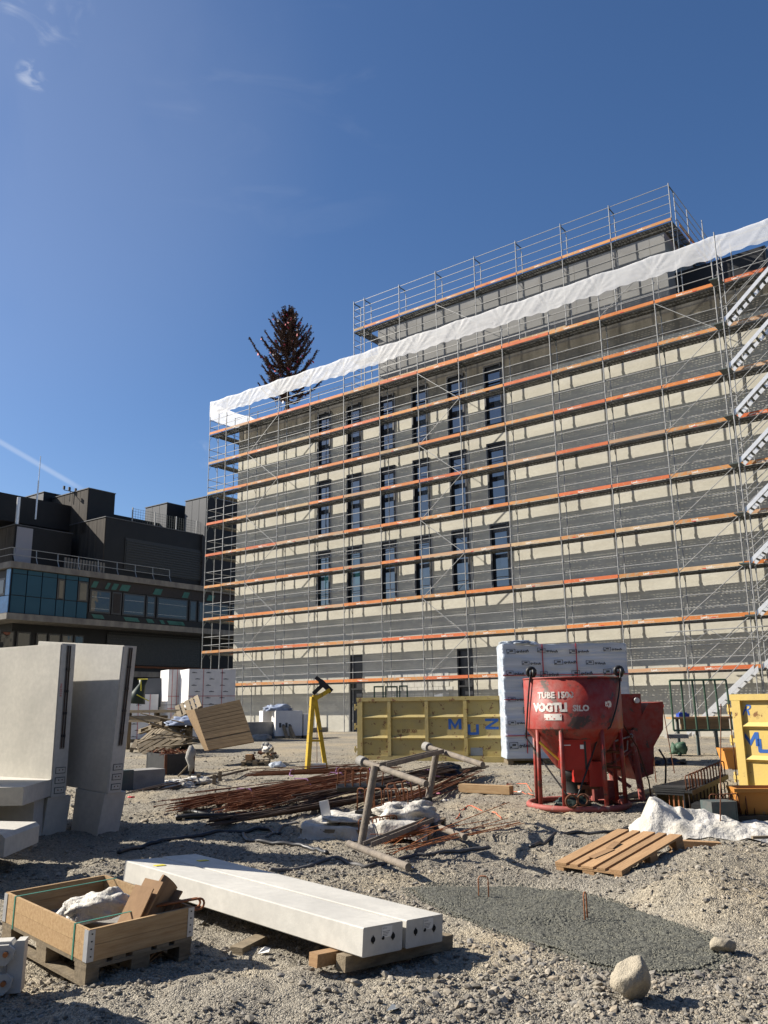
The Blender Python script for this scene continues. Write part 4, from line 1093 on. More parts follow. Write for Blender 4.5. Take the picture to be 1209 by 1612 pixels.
def blob(nx_, ny_, fn, m_, name='cloth', smooth=True):
    mb = MB(); vs = [fn(i_/(nx_-1), j_/(ny_-1)) for j_ in range(ny_) for i_ in range(nx_)]
    mb.add(vs, [(j_*nx_+i_, j_*nx_+i_+1, (j_+1)*nx_+i_+1, (j_+1)*nx_+i_) for j_ in range(ny_-1) for i_ in range(nx_-1)]); return mb
def sack(rx, ry, rz, seed, flat=.5, n=40, wr=.12):
    vs = []; fs = []; m2 = n//2
    for j_ in range(m2+1):
        th = math.pi*j_/m2
        for i_ in range(n):
            ph = 2*math.pi*i_/n; x, y, z = math.sin(th)*math.cos(ph), math.sin(th)*math.sin(ph), math.cos(th)
            k = 1+wr*float(vnoise(x*2+seed, y*2+z*1.5, 1.6, seed))*2+wr*.5*float(vnoise(x*5+z*3, y*5+seed, 1.7, seed+1))*2
            sx = math.copysign(abs(x)**.8, x); sy = math.copysign(abs(y)**.8, y)
            zz = z*rz*k; zz = max(zz, -rz*flat)
            vs.append((sx*rx*k, sy*ry*k, zz+rz*flat))
    for j_ in range(m2):
        for i_ in range(n): fs.append((j_*n+i_, j_*n+(i_+1) % n, (j_+1)*n+(i_+1) % n, (j_+1)*n+i_))
    return MB().add(vs, fs)
def bag_in_crate():
    mb = sack(.24, .14, .13, 4, .35, 56, .20)
    mb.path([(-.2, .02, .08), (-.30, .05, .06), (-.36, .03, .03), (-.40, .06, .02)], [.07, .035, .03, .02], 8)
    return mb
single('plastic_bag', bag_in_crate(), 'white_sack', 'white crumpled sack lying in the timber crate', 'sack', M=cm @ Matrix.Translation((.40, .58, .22)) @ Matrix.Rotation(R(-52), 4, 'Z') @ Matrix.Rotation(R(-14), 4, 'Y'), smooth=True)
def rolled_card():
    mb = MB(); r_ = random.Random(2)
    # a rolled and a folded stack of corrugated cardboard, leaning
    pts = []
    for k in range(44):
        a = k*.42; rr = .018+.0019*k; pts.append((rr*math.cos(a), rr*math.sin(a)*.75))
    n = len(pts); vs = [(x, y, 0) for x, y in pts]+[(x*1.0, y*.6-.0, .42) for x, y in pts]
    mb.add(vs, [(k, k+1, n+k+1, n+k) for k in range(n-1)])
    for q_ in range(5):
        off = .06+q_*.03; L = .40-.035*q_
        mb.box(off, off+.012, -.10+.01*q_, .10, 0, L, Matrix.Rotation(R(7*q_), 4, 'Y'))
    mb.box(-.10, -.085, -.09, .09, 0, .36, Matrix.Rotation(R(-6), 4, 'Y')); mb.box(-.125, -.115, -.08, .10, 0, .30, Matrix.Rotation(R(-10), 4, 'Y'))
    return mb
single('cardboard_roll', rolled_card(), 'cardboard', 'rolled and folded brown cardboard leaning over the crate rim', 'cardboard', M=cm @ Matrix.Translation((.45, .16, .17)) @ Matrix.Rotation(R(10), 4, 'Z') @ Matrix.Rotation(R(42), 4, 'Y'))
mb = MB(); arc = [(0, 0, 0)]+[(.30, 0, 0)]+[(.30+.035*math.sin(a), .0, .035-.035*math.cos(a)) for a in np.linspace(.3, 2.84, 7)]+[(.30, 0, .07), (0, 0, .07)]
mb.path(arc, .008, 8); mb.path([(p[0]-.02, .03, p[2]*.9+.004) for p in arc], .008, 8)
o = single('steel_loop', mb, 'rust_bright', 'pair of bent rusty steel loops poking out of the crate', 'steel loop', M=cm @ Matrix.Translation((.58, .12, .29)) @ Matrix.Rotation(R(-20), 4, 'Z') @ Matrix.Rotation(R(-4), 4, 'Y'), smooth=True)

# concrete block with couplings at the left edge
b = P(34, 1552, -.08)
t = thing('concrete_block', 'pale concrete block with coupling plates at the lower left edge', 'concrete element', M=pose((b.x, b.y, -.12), R(10)))
mb = MB(); mb.prism([(-1.6, 0), (-.005, 0), (.0, .30), (-.05, .30), (-.065, .27), (-.085, .30), (-1.6, .31)], 0, .10); part('block', mb, 'concrete_pale', t)
for z in (.07, .235):
    k_ = part('coupling_plate', MB().prism([(-.18, z-.06), (-.10, z-.07), (-.06, z-.03), (-.05, z+.02), (-.09, z+.05), (-.18, z+.05)], -.03, -.002), 'concrete_pale', t)
    part('bolt', MB().tube((-.10, -.031, z), (-.10, -.055, z), .016, 10), 'copper_bolt', k_)
part('stiffener', MB().box(-.115, -.095, -.02, -.001, .10, .20), 'concrete_old', t)

# ------------------------------------------------------------------ small timber, scraps, boulders
a = G(372, 1503); 
single('timber', MB().box(-.055, .055, 0, .30, 0, .05), 'wood_old', 'short wooden offcut lying between crate and beams', 'timber', M=pose((a.x, a.y, a.z), R(-28), R(3)))
a = G(405, 1505)
single('paper_scrap', MB().add([(0, 0, 0), (.08, 0, .01), (.085, .06, .02), (.05, .05, .035), (.02, .065, .015)], [(0, 1, 2, 3), (0, 3, 4)]), 'paper_white', 'torn white paper scrap by the wooden offcut', 'paper', M=pose((a.x, a.y, a.z+.015)))
a = G(619, 1595)
single('plastic_scrap', MB().add([(0, 0, 0), (.05, -.01, .012), (.09, .05, .005), (.035, .06, .018)], [(0, 1, 2, 3)]), 'zinc_grey', 'grey plastic scrap on the gravel at the bottom', 'scrap', M=pose((a.x-.04, a.y, a.z+.012)))
def boulder(px, py, r, seed, label, sq, rot=0):
    a = G(px, py); me = rock_mesh('boulder', seed, 'boulder', 4, .05, sq)
    o = link('boulder', me); me.shade_smooth()
    for v in me.vertices:
        k = 1+.10*float(vnoise(v.co.x*2+seed, v.co.y*2+v.co.z*1.3, 1.5, seed))*2+.03*float(vnoise(v.co.x*7, v.co.y*7+v.co.z*5, 1.5, seed))*2; v.co *= k
    o.matrix_world = pose((a.x, a.y, a.z+r*sq[2]*.75), rot) @ Matrix.Scale(r, 4); tag(o, label, 'boulder'); return o
boulder(995, 1572, .150, 21, 'large pale boulder in front of the wet concrete', (.88, .75, .95), .6)
boulder(1139, 1500, .085, 8, 'smaller rounded boulder beside the right end of the wet concrete', (1.1, .9, .8), .2)
def stirrup(px, py, wd, hgt, yaw, label, m_='rust_bright', r=.006, lean=0.):
    a = G(px, py); rr = .025
    pts = [(0, 0, -.1), (0, 0, hgt-rr), (.01, 0, hgt-.007), (rr, 0, hgt), (wd-rr, 0, hgt), (wd-.01, 0, hgt-.007), (wd, 0, hgt-rr), (wd, 0, -.1)]
    return single('rebar_loop', MB().path(pts, r, 6), m_, label, 'rebar', M=pose((a.x, a.y, a.z+.02), yaw, lean), smooth=True)
stirrup(754, 1414, .09, .17, R(-15), 'rusty steel loop standing in the far part of the wet concrete')
stirrup(921, 1452, .07, .20, R(60), 'rusty steel loop standing in the middle of the wet concrete')
a = G(1090, 1340)
single('timber', MB().box(-.02, .42, -.0, .12, 0, .11), 'wood_pallet', 'short square timber beside the far corner of the tilted pallet', 'timber', M=pose((a.x-.1, a.y, a.z), R(-4), 0, R(3)))
a = G(1205, 1333); single('timber', MB().box(-.15, .4, -.02, .02, 0, .03), 'wood_old', 'thin stick lying on the white sheet at the right edge', 'timber', M=pose((a.x, a.y, a.z+.09), R(5)))

# ================================================================== middle ground
def container(M, w_, label, letters, number=None, ups=(), m_='yellow_paint'):
    """open-top skip container; local x along the visible side, y depth, z up"""
    t = thing('skip_container', label, 'container', M=M); h = 1.77; dp = 2.2
    mb = MB(); mb.box(.02, w_-.02, .06, .10, .16, h-.05); mb.box(.02, .06, .101, dp-.06, .16, h-.05); mb.box(w_-.06, w_-.02, .101, dp-.06, .16, h-.05); mb.box(.02, w_-.02, dp-.1, dp-.06, .16, h-.05)
    mb.box(.02, w_-.02, .06, dp-.06, .13, .159); part('shell', mb, m_, t)
    mb = MB(); mb.box(-.02, w_+.02, -.01, .11, h-.07, h+.04); mb.box(-.02, w_+.02, dp-.11, dp, h-.07, h+.04); part('top_rim', mb, m_, t)
    mb = MB(); mb.box(-.02, w_+.02, -.0, .10, .0, .17); mb.box(-.02, w_+.02, dp-.1, dp, .0, .17); part('bottom_rail', mb, m_, t)
    xs_ = [0.0]+list(ups)+[w_-.16]; nrib = len(xs_)
    for k, x in enumerate(xs_): part('upright', MB().box(x, x+(.16 if k in (0, nrib-1) else .10), -.006, .058, .171, h-.071), m_, t)
    for z in (.66, 1.24):
        for a, b in zip(xs_, xs_[1:]):
            wa = .16 if a == 0 else .10
            part('cross_rib', MB().add([(a+wa, .0, z), (b, .0, z), (b, .058, z+.07), (a+wa, .058, z+.07), (a+wa, .058, z-.05), (b, .058, z-.05)], [(0, 1, 2, 3), (5, 1, 0, 4), (1, 5, 2), (0, 3, 4), (3, 2, 5, 4)]), m_, t)
    for z in (.30, .95, 1.5): part('hinge', MB().box(-.10, -.001, .0, .07, z, z+.07).tube((-.075, .035, z-.05), (-.075, .035, z+.13), .025, 6), m_, t)
    for x, z, ch, sz in letters:
        wl, hl, st_ = sz*.95, sz*.72, sz*.20
        g = MB()
        for poly in {'M': [[(0, 0), (st_, 0), (st_, hl), (0, hl)], [(wl-st_, 0), (wl, 0), (wl, hl), (wl-st_, hl)], [(st_, hl), (st_, hl*.60), (wl/2, 0), (wl/2, hl*.42)], [(wl-st_, hl), (wl/2, hl*.42), (wl/2, 0), (wl-st_, hl*.60)]],
                     'U': [[(0, 0.06*sz), (st_, st_*.9), (st_, hl), (0, hl)], [(wl*.85-st_, st_*.9), (wl*.85, .06*sz), (wl*.85, hl), (wl*.85-st_, hl)], [(0, .06*sz), (.06*sz, 0), (wl*.85-.06*sz, 0), (wl*.85, .06*sz), (wl*.85-st_, st_*.9), (st_, st_*.9)]],
                     'Z': [[(0, hl), (wl, hl), (wl, hl-st_*.85), (0, hl-st_*.85)], [(0, 0), (wl, 0), (wl, st_*.85), (0, st_*.85)], [(0, st_*.85), (wl-st_*1.5, hl-st_*.85), (wl, hl-st_*.85), (st_*1.5, st_*.85)]]}[ch]:
            g.add([(x+p[0], .056, z+p[1]) for p in poly], [tuple(range(len(poly)))])
        me = g.mesh('letter', 'container_blue', fix=False)
        for v in me.vertices: v.co.y = .056
        link('letter', me, t)
    if number: 
        me = text_mb(number[2], .115, lambda a, b: (number[0]+a, .056, number[1]+b), bold=.003).mesh('number', 'rust_brown', fix=False); link('number', me, t)
    return t
# front side seen; frame from the fitted pose
M1 = pose((-.862, 25.555, 0.0), -.34)
def zc(px, py, M, yl=.05):   # pixel -> local x,z on the plane y=yl of frame M
    I = M.inverted(); e = I @ EYE; d = I.to_3x3() @ ray(px, py); q_ = (yl-e.y)/d.y; p = e+d*q_; return p.x, p.z
L1 = []
for ch, px, py, sz in (('M', 706, 1148, .40), ('U', 736.5, 1157, .40), ('Z', 764, 1148, .40)):
    x, z = zc(px, py, M1); L1.append((x, z, ch, sz))
xn, zn = zc(625, 1153, M1)
c1 = container(M1, 5.2, 'long weathered yellow open skip container with blue letters behind the rebar heap', L1, (xn, zn, '01 27.27.333'), ups=[zc(p, 1150, M1, -.005)[0] for p in (610, 669, 730, 789)])
part('grey_patch', MB().box(zc(741, 1188, M1)[0], zc(760, 1188, M1)[0], .054, .059, .19, .40), 'zinc_grey', c1)
M2p = G(1168, 1247); M2q = D(1152, 1093, M2p.y)
M2 = pose((M2p.x-.03, M2p.y, -.10), R(-47)) 
L2 = []
for ch, px, py, sz in (('M', 1168, 1174, .34), ('U', 1194, 1185, .34)):
    x, z = zc(px, py, M2); L2.append((x, z, ch, sz))
c2 = container(M2, 4.6, 'bright yellow skip container cut off by the right edge', L2, None, ups=(2.1, 3.3), m_='yellow_lit')
me_ = text_mb('R', .28, lambda a, b: (zc(1166, 1126, M2)[0]+a, .056, zc(1166, 1126, M2)[1]+b), shear=.5).mesh('graffiti', 'container_blue', fix=False); link('graffiti', me_, c2)
# things lying in and on the long container
single('timber', MB().box(0, .25, 0, .03, 0, .12), 'paper_white', 'pale board end sticking up over the container rim', 'board', M=M1 @ Matrix.Translation((2.1, 1.0, 1.75)) @ Matrix.Rotation(R(-8), 4, 'Y'))

# white wrapped stack behind the silo
WM = pose((3.15, 23.19, 0.0), -.01)
ws = thing('wrapped_stack', 'tall film-wrapped stack of building boards with red straps behind the red silo', 'stack', M=WM)
def wrap():
    mb = MB(); n = 70; m_ = 60; w_, h0, h1, dp = 3.4, .17, 3.16, 1.1; vs = []; fs = []
    def col(u):
        per = [(0, dp), (0, 0), (w_, 0), (w_, dp)]; seg = [dp, w_, dp]; tot = sum(seg); d = u*tot
        for k, L in enumerate(seg):
            if d <= L or k == 2:
                a, b = per[k], per[k+1]; f = min(1, d/L); return a[0]+(b[0]-a[0])*f, a[1]+(b[1]-a[1])*f, k
            d -= L
    for i_ in range(n+1):
        x, y, k = col(i_/n)
        for j_ in range(m_+1):
            z = h0+(h1-h0)*j_/m_
            wv = .018*float(vnoise(x*.8+y, z*3.2, 1.6, 2))+.012*float(vnoise(x*.5+y*.5, z*9+x*.6, 1.5, 6))
            top = .05*max(0, (z-h1+.3)/.3)*float(vnoise(x*2+y, 1, 1.5, 3))
            vs.append((x+(-wv if k == 0 else wv if k == 2 else 0), y-(wv*1.6 if k == 1 else 0), z+top*1.4))
    for i_ in range(n):
        for j_ in range(m_): a = i_*(m_+1)+j_; fs.append((a, a+m_+1, a+m_+2, a+1))
    mb.add(vs, fs); mb.box(.03, w_-.03, .03, dp-.03, h1-.06, h1+.0); return mb
part('film_wrap', wrap(), 'plastic_film', ws, True)
rr = random.Random(9)
for px in (826, 857, 911): 
    x = zc(px, 1100, WM, -.03)[0]; z0, z1 = (.17, 3.17) if px == 911 else (.5, 3.15) if px == 857 else (.3, 2.2)
    part('strap', MB().box(x, x+.022, -.042, -.022, z0, z1), 'strap_red', ws)
for py in (1063, 1101, 1158): z = zc(880, py, WM)[1]; part('strap', MB().box(0, 3.4, -.046, -.026, z, z+.022), 'strap_red', ws)
TR = text_geo('trösch', .13, bold=.006, shear=.25, res=1)
def logo_mesh():
    mb = MB(); mb.add([(a+.26, 0, b) for a, b, _ in TR[0]], TR[1])
    for a, b, c, d in ((0, .24, -.03, -.015), (0, .24, .13, .145), (0, .015, -.014, .129), (.225, .24, -.014, .129), (.08, .18, .05, .10), (.02, .07, .0, .04)): mb.box(a, b, -.001, .001, c, d)
    return mb.mesh('logo_print', 'film_dark_print', fix=False)
lg = logo_mesh()
for q_ in range(9):
    for k in range(4):
        x = .10+k*.88+(q_ % 2)*.4+rr.uniform(-.04, .04); z = .45+q_*.31+rr.uniform(-.03, .03)
        if x > 2.75: continue
        o = link('logo_print', lg, ws, loc=(x, -.050, z), rot=(0, rr.uniform(-.06, .06), 0)); sc_ = rr.uniform(.8, 1.0); o.scale = (sc_, 1, sc_*(.75 if q_ % 3 else 1))
part('pallet_base', MB().box(.05, .2, .05, 1.05, 0.02, .165).box(1.5, 1.75, .05, 1.05, .02, .165).box(3.15, 3.3, .05, 1.05, .02, .165).box(.02, 3.38, .0, .08, .12, .166), 'wood_old', ws)
single('plastic_film', sack(.55, .5, .12, 6, .2, 40, .35), 'plastic_film', 'loose flap of film bunched on top of the tall wrapped stack', 'film', M=WM @ Matrix.Translation((.55, .5, 3.14)), smooth=True)

# ------------------------------------------------------------------ red concrete silo skip
def silo(M, label, r=.755, h=1.95, letters=True):
    t = thing('concrete_skip', label, 'concrete skip', M=M)
    zc1 = h-.0; zc0 = h-.76; n = 40
    mb = MB(); mb.lathe([(r, zc0), (r, zc1), (r-.02, zc1), (r-.02, zc0+.01)], n); part('drum', mb, 'red_paint', t, True)
    part('rim', MB().torus((0, 0, zc1), r, .014, 40, 5), 'red_paint', t, True)
    mb = MB(); mb.lathe([(r, zc0), (.30, zc0-.60), (.22, zc0-.66), (.22, .62)], n); part('cone', mb, 'red_paint', t, True)
    part('outlet', MB().lathe([(.22, .62), (.26, .60), (.26, .45), (.18, .42), (.18, .22)], 20), 'black_sheet', t, True)
    part('base_ring', MB().torus((0, 0, .05), r, .045, 44, 8), 'red_pale', t, True)
    for k, a in enumerate((-152, -118, -68, -28, 22, 80, 140)):
        a = R(a); x, y = math.cos(a)*(r-.03), math.sin(a)*(r-.03)
        part('leg', MB().tube((x, y, .05), (x*.985, y*.985, zc0+.05), .034, 8), 'red_paint', t, True)
    for z in (.62, .85):
        mb = MB(); mb.tube((.2, -.1, z), (math.cos(R(-28))*(r-.05), math.sin(R(-28))*(r-.05), z-.02), .02, 6); mb.tube((.2, .05, z), (math.cos(R(22))*(r-.05), math.sin(R(22))*(r-.05), z), .02, 6); part('brace', mb, 'rust_brown', t)
    # control box hanging at front left with its handle and gate gear
    b_ = part('control_box', MB().box(-.34, .10, -.62, -.34, .60, 1.02).box(-.36, .12, -.64, -.32, 1.021, 1.035), 'red_box', t)
    part('door_seam', MB().box(.0, .03, -.626, -.621, .61, 1.01), 'black_sheet', b_); part('sticker', MB().box(-.06, -.005, -.627, -.621, .90, .96), 'paper_white', b_); part('vent_slot', MB().box(-.32, -.20, -.626, -.621, .95, .962), 'paper_white', b_)
    mb = MB(); mb.box(-.12, .32, -.36, -.06, .40, .62); mb.box(.10, .36, -.42, -.2, .34, .70); part('gate_gear', mb, 'red_box', t)
    mb = MB(); mb.box(-.05, .25, -.40, -.25, .30, .36); mb.tube((.1, -.3, .2), (.1, -.3, .36), .05, 8); part('gate_arm', mb, 'rust_brown', t)
    part('boot', sack(.26, .2, .14, 2, .2, 30, .2), 'tarp_dark', t, True, loc=(-.15, -.30, .04))
    part('tap_handle', MB().tube((-.63, -.42, 1.0), (-.36, -.5, .74), .018, 6), 'yellow_frame', t)
    for px_, a in ((-1, -155), (1, -25)):
        a = R(a); c = Vector((math.cos(a)*r, math.sin(a)*r, zc1))
        lug = part('lifting_lug', MB().box(-.03, .03, -.02, .02, -.06, .09), 'red_paint', t, loc=c)
        part('rope_clump', MB().torus((0, 0, .10), .06, .03, 14, 6, 'Y').torus((.03, 0, .08), .05, .028, 14, 6, 'X'), 'black_rubber', lug, True)
    ca, cb = Vector((math.cos(R(-155))*r, math.sin(R(-155))*r-.03, zc1+.1)), Vector((math.cos(R(-25))*r, math.sin(R(-25))*r-.03, zc1+.1))
    end = Vector((-.18, -.74, .20))
    lft = Vector((-r-.03, -.12, zc0-.1))
    for c in (ca, cb):
        pts = []
        for k in range(17):
            s_ = k/16; p = c.lerp(end, s_)
            if c is ca: p = ca.lerp(lft, s_*2) if s_ < .5 else lft.lerp(end+Vector((-.1, 0, 0)), s_*2-1)
            rad = math.hypot(p.x, p.y)
            if rad < r+.03 and p.z > zc0-.02: p.x *= (r+.03)/rad; p.y *= (r+.03)/rad
            pts.append(p+Vector((0, 0, -.03*math.sin(s_*3.14))))
        part('sling', MB().path(pts, .013, 6), 'black_rubber', t, True)
    part('hook_ring', MB().torus((-.26, -.76, .17), .085, .016, 20, 6, 'Y').torus((-.10, -.77, .19), .075, .014, 20, 6, 'Y'), 'rust_brown', t, True)
    if letters:
        cd = math.atan2(-M.translation.y, -M.translation.x) - M.to_euler().z   # towards the camera
        def wrap_(x0, z0):
            return lambda a, b: ((r+.004)*math.cos(cd+(x0+a)/r), (r+.004)*math.sin(cd+(x0+a)/r), z0+b)
        # angle grows to the viewer's right when seen from outside, so text runs with it
        for txt, sz, x0, z0, bd in (('TUBE 1500', .125, -.56, zc0+.46, .006), ('VOGTLI', .165, -.66, zc0+.265, .012), ('SILO', .12, .0, zc0+.265, .006)):
            me = text_mb(txt, sz, wrap_(x0, z0), bold=bd, res=2).mesh('lettering', 'silo_print', fix=False); link('lettering', me, t)
        mb = MB()
        for k in range(8):
            a0 = cd+(-.46+.036*k)/r; a1 = cd+(-.46+.036*(k+1))/r
            mb.add([((r+.004)*math.cos(a0), (r+.004)*math.sin(a0), zc0+.13), ((r+.004)*math.cos(a1), (r+.004)*math.sin(a1), zc0+.13), ((r+.004)*math.cos(a1), (r+.004)*math.sin(a1), zc0+.225), ((r+.004)*math.cos(a0), (r+.004)*math.sin(a0), zc0+.225)], [(0, 1, 2, 3)])
        part('sticker', mb, 'silo_print', t)
        mb = MB()
        for q_ in range(9):
            a = cd+(.58)/r; rad = .045; aa = q_*.7
            mb.box(-.02, .02, -.002, .002, -.02, .02, Matrix.Rotation(a+math.pi/2, 4, 'Z').to_4x4() if False else Matrix.Translation(((r+.006)*math.cos(a+rad*math.cos(aa)/r), (r+.006)*math.sin(a+rad*math.cos(aa)/r), zc0+.36+rad*(.2+1.1*((q_*37) % 10)/10)*math.sin(aa))) @ Matrix.Rotation(a+math.pi/2, 4, 'Z'))
        part('paint_splash', mb, 'silo_print', t)
    return t
sc_c = G(911, 1270); sc_c.z = GZ(sc_c.x, sc_c.y)-.01
silo(pose(sc_c, 0) @ Matrix.Scale(1.02, 4), 'red round concrete skip with worn white lettering on ring-footed legs')
# second skip behind: tapered square hopper on a frame
s2 = G(985, 1245); 
t = thing('concrete_skip', 'second red concrete skip with angular hopper, behind the round lettered one', 'concrete skip', M=pose((3.60, 15.0, GZ(3.95, 15.0)-.03), R(8)) @ Matrix.Diagonal((.95, 1, .90, 1)))
mb = MB(); mb.add([(-.75, -.6, 1.95), (.62, -.6, 1.95), (.62, .7, 1.95), (-.75, .7, 1.95), (-.72, -.62, 1.35), (.60, -.62, 1.35), (.60, .7, 1.35), (-.72, .7, 1.35), (-.1, -.15, .55), (.45, -.15, .55), (.45, .3, .55), (-.1, .3, .55)],
    [(0, 1, 5, 4), (1, 2, 6, 5), (2, 3, 7, 6), (3, 0, 4, 7), (4, 5, 9, 8), (5, 6, 10, 9), (6, 7, 11, 10), (7, 4, 8, 11), (8, 9, 10, 11)]); part('hopper', mb, 'red_paint', t)
mb = MB(); mb.prism([(.35, 1.2), (.75, 1.78), (1.02, 1.80), (.98, 1.3), (.78, 1.0), (.74, .52), (.42, .42), (.30, .8)], -.62, .2); part('side_chute', mb, 'red_paint', t)
part('bracket', MB().box(.34, .46, -.66, -.62, 1.0, 1.06), 'red_pale', t)
for x, y in ((-.35, -.6), (.5, -.62), (-.35, .5), (.5, .5)): part('leg', MB().tube((x, y, .04), (x+(.0 if x < 0 else -.12), y, 1.3), .055, 8), 'red_pale', t)
part('foot_rail', MB().tube((-.75, -.62, .04), (.75, -.62, .04), .05, 8), 'rust_brown', t); part('foot_rail', MB().tube((-.6, .5, .04), (.7, .5, .04), .05, 8), 'rust_brown', t)
mb = MB(); mb.tube((-.35, -.6, .5), (.38, -.62, .95), .03, 6); mb.tube((-.35, -.6, .8), (.3, -.62, .3), .03, 6); mb.box(-.3, .1, -.58, -.5, .1, .42); part('cross_brace', mb, 'red_pale', t)
part('eyelet', MB().tube((.52, -.62, 1.83), (.52, -.66, 1.83), .05, 12), 'paper_white', t)
part('lever', MB().path([(-.05, -.66, 1.08), (.30, -.68, 1.18), (.33, -.68, 1.2)], .016, 6).torus((.35, -.68, 1.2), .03, .012, 12, 5, 'Y').path([(.28, -.68, 1.12), (.26, -.68, .95), (.16, -.68, .90), (-.05, -.68, .92)], .015, 6), 'galvanised_steel', t)
part('hose', MB().path([(-.2, -.7, 1.75), (.15, -.72, 1.5), (.42, -.74, 1.0), (.58, -.74, .4), (.62, -.7, .06)], .013, 6), 'rust_brown', t, True)
part('hose', MB().path([(.85, -.66, .95), (.96, -.66, .75), (.93, -.66, .45), (.9, -.64, .15)], .018, 6), 'black_rubber', t, True)
# yellow-handled rods with red caps
for i_, (pb, ptp) in enumerate((((1062, 1218), (1043, 1112)), ((1033, 1232), (1021, 1110)))):
    b = G(*pb); tp = D(ptp[0], ptp[1], b.y-.2)
    o = thing('marker_rod', ['thin rod with red cap, the right one beside the angular skip', 'thin rod with red cap, the left one beside the angular skip'][i_], 'rod', M=Matrix.Translation(b))
    part('rod', MB().tube((0, 0, 0), tp-b, .010, 6), 'rust_bar', o); part('cap', MB().lathe([(.0, .05), (.03, .045), (.035, .01), (.02, -.03), (0, -.03)], 10), 'red_tag', o, loc=tp-b)

# ------------------------------------------------------------------ yellow A-frame stand
a = G(497, 1214); Y_ = a.y; z0 = a.z
def at2(px, py, dy=0): return D(px, py, Y_+dy)-Vector((a.x, a.y, z0))
t = thing('hoist_stand', 'yellow A-shaped lifting frame with a black fork on top', 'lifting frame', M=Matrix.Translation((a.x, a.y, z0)))
def beam(pa, pb, w_, d_, m_, name, par=t):
    d = pb-pa; L = d.length; q_ = d.to_track_quat('Z', 'Y').to_matrix().to_4x4()
    return part(name, MB().box(-w_/2, w_/2, -d_/2, d_/2, 0, L), m_, par, M=Matrix.Translation(pa) @ q_)
top = at2(494, 1094); 
beam(at2(484, 1211, -.1), at2(492, 1097, -.02), .10, .11, 'yellow_frame', 'leg'); beam(at2(513, 1211, .1), at2(495, 1094, .02), .10, .10, 'yellow_frame', 'leg')
beam(at2(487, 1166), at2(505, 1166), .05, .05, 'yellow_frame', 'cross_bar'); beam(at2(487, 1211), at2(513, 1211), .06, .3, 'paper_white', 'foot_plate')
beam(at2(495, 1101), at2(520, 1086), .14, .10, 'yellow_frame', 'head_arm')
beam(at2(504, 1072), at2(522, 1089), .07, .14, 'black_sheet', 'fork_plate'); beam(at2(493, 1092), at2(508, 1078), .045, .1, 'black_sheet', 'fork_tine'); beam(at2(497, 1066), at2(507, 1074), .035, .1, 'black_sheet', 'fork_tine')
part('cord', MB().tube(at2(499, 1110), at2(499, 1208), .008, 5), 'rust_brown', t)

# ------------------------------------------------------------------ left middle: white block pallets, timber heap, boxes
def block_stack(px0, px1, ptop, Yd, z0, dp, label, side=None, group='wrapped pallets of white blocks by the dark building'):
    A, B = D(px0, ptop, Yd), D(px1, ptop, Yd-.8); h = A.z-z0
    n_ = Vector((.866, .5)); k_ = (px1-604.5)/F; w_ = (k_*A.y-A.x)/(n_.x-k_*n_.y) if side is None else side
    M = pose((A.x, A.y, z0), math.atan2(n_.y, n_.x))
    t = thing('block_pallet', label, 'pallet of blocks', M=M, group=group)
    part('block_pack', MB().box(0, w_, 0, dp, .12, h), 'white_block', t)
    if h > 1.2: part('pack_gap', MB().box(-.004, w_+.004, -.004, dp+.004, h*.5, h*.5+.02), 'slab_edge', t)
    nr = int(h/.26)
    for q_ in range(nr):
        for k in range(int(w_/.62)):
            x = .12+k*.62+(q_ % 2)*.15
            if x+.45 < w_: o = link('print', cached('bp', lambda: MB().box(0, .22, -.002, .002, 0, .022).box(.05, .14, -.002, .002, .03, .042).mesh('print', 'film_dark_print')), t, loc=(x, -.006, .2+q_*.26))
    for f_ in (.3, .7): part('strap', MB().box(w_*f_, w_*f_+.018, -.012, -.004, .1, h+.01), 'strap_red', t)
    for f_ in (.45, .62): part('strap', MB().box(-.012, w_, -.016, -.006, h*f_, h*f_+.018), 'strap_red', t)
    part('base', MB().box(.02, w_-.02, .02, dp-.02, 0, .119), 'wood_old', t)
    return t
block_stack(298, 372, 1053, 36.0, .2, 1.3, 'tall pack of white blocks with red straps, right of its neighbour behind the timber heap')
block_stack(266, 287, 1054, 37.0, .2, 1.3, 'tall pack of white blocks with red straps, left of the wider pack')
block_stack(205, 254, 1093, 36.5, .2, 1.1, 'low pack of white blocks beside the dark bag and grey box')
a = P(237, 1120, .2); A = D(222, 1068, 38)
single('equipment_box', MB().box(0, 1.0, 0, .8, 0, 1.25), 'grey_cladding', 'dark grey box standing behind the low pack of white blocks', 'box', M=pose((A.x, 38, A.z-1.25), R(-4)))
A = D(206, 1108, 34.5)
t = thing('refuse_bag', 'dark green bag with yellow cord beside the white block packs', 'bag', M=pose(A, 0))
part('bag', MB().path([(.25, 0, 0), (.28, 0, .4), (.42, 0, .75), (.45, 0, .95)], [.32, .28, .14, .18], 10), 'tarp_dark', t, True)
mb = MB(); mb.tube((.3, -.25, .95), (.7, -.25, .95), .02, 5); mb.tube((.42, -.25, .9), (.45, -.25, .5), .025, 5); mb.tube((.3, -.3, .35), (.8, -.3, .1), .02, 5); part('cord', mb, 'strap_yellow', t)
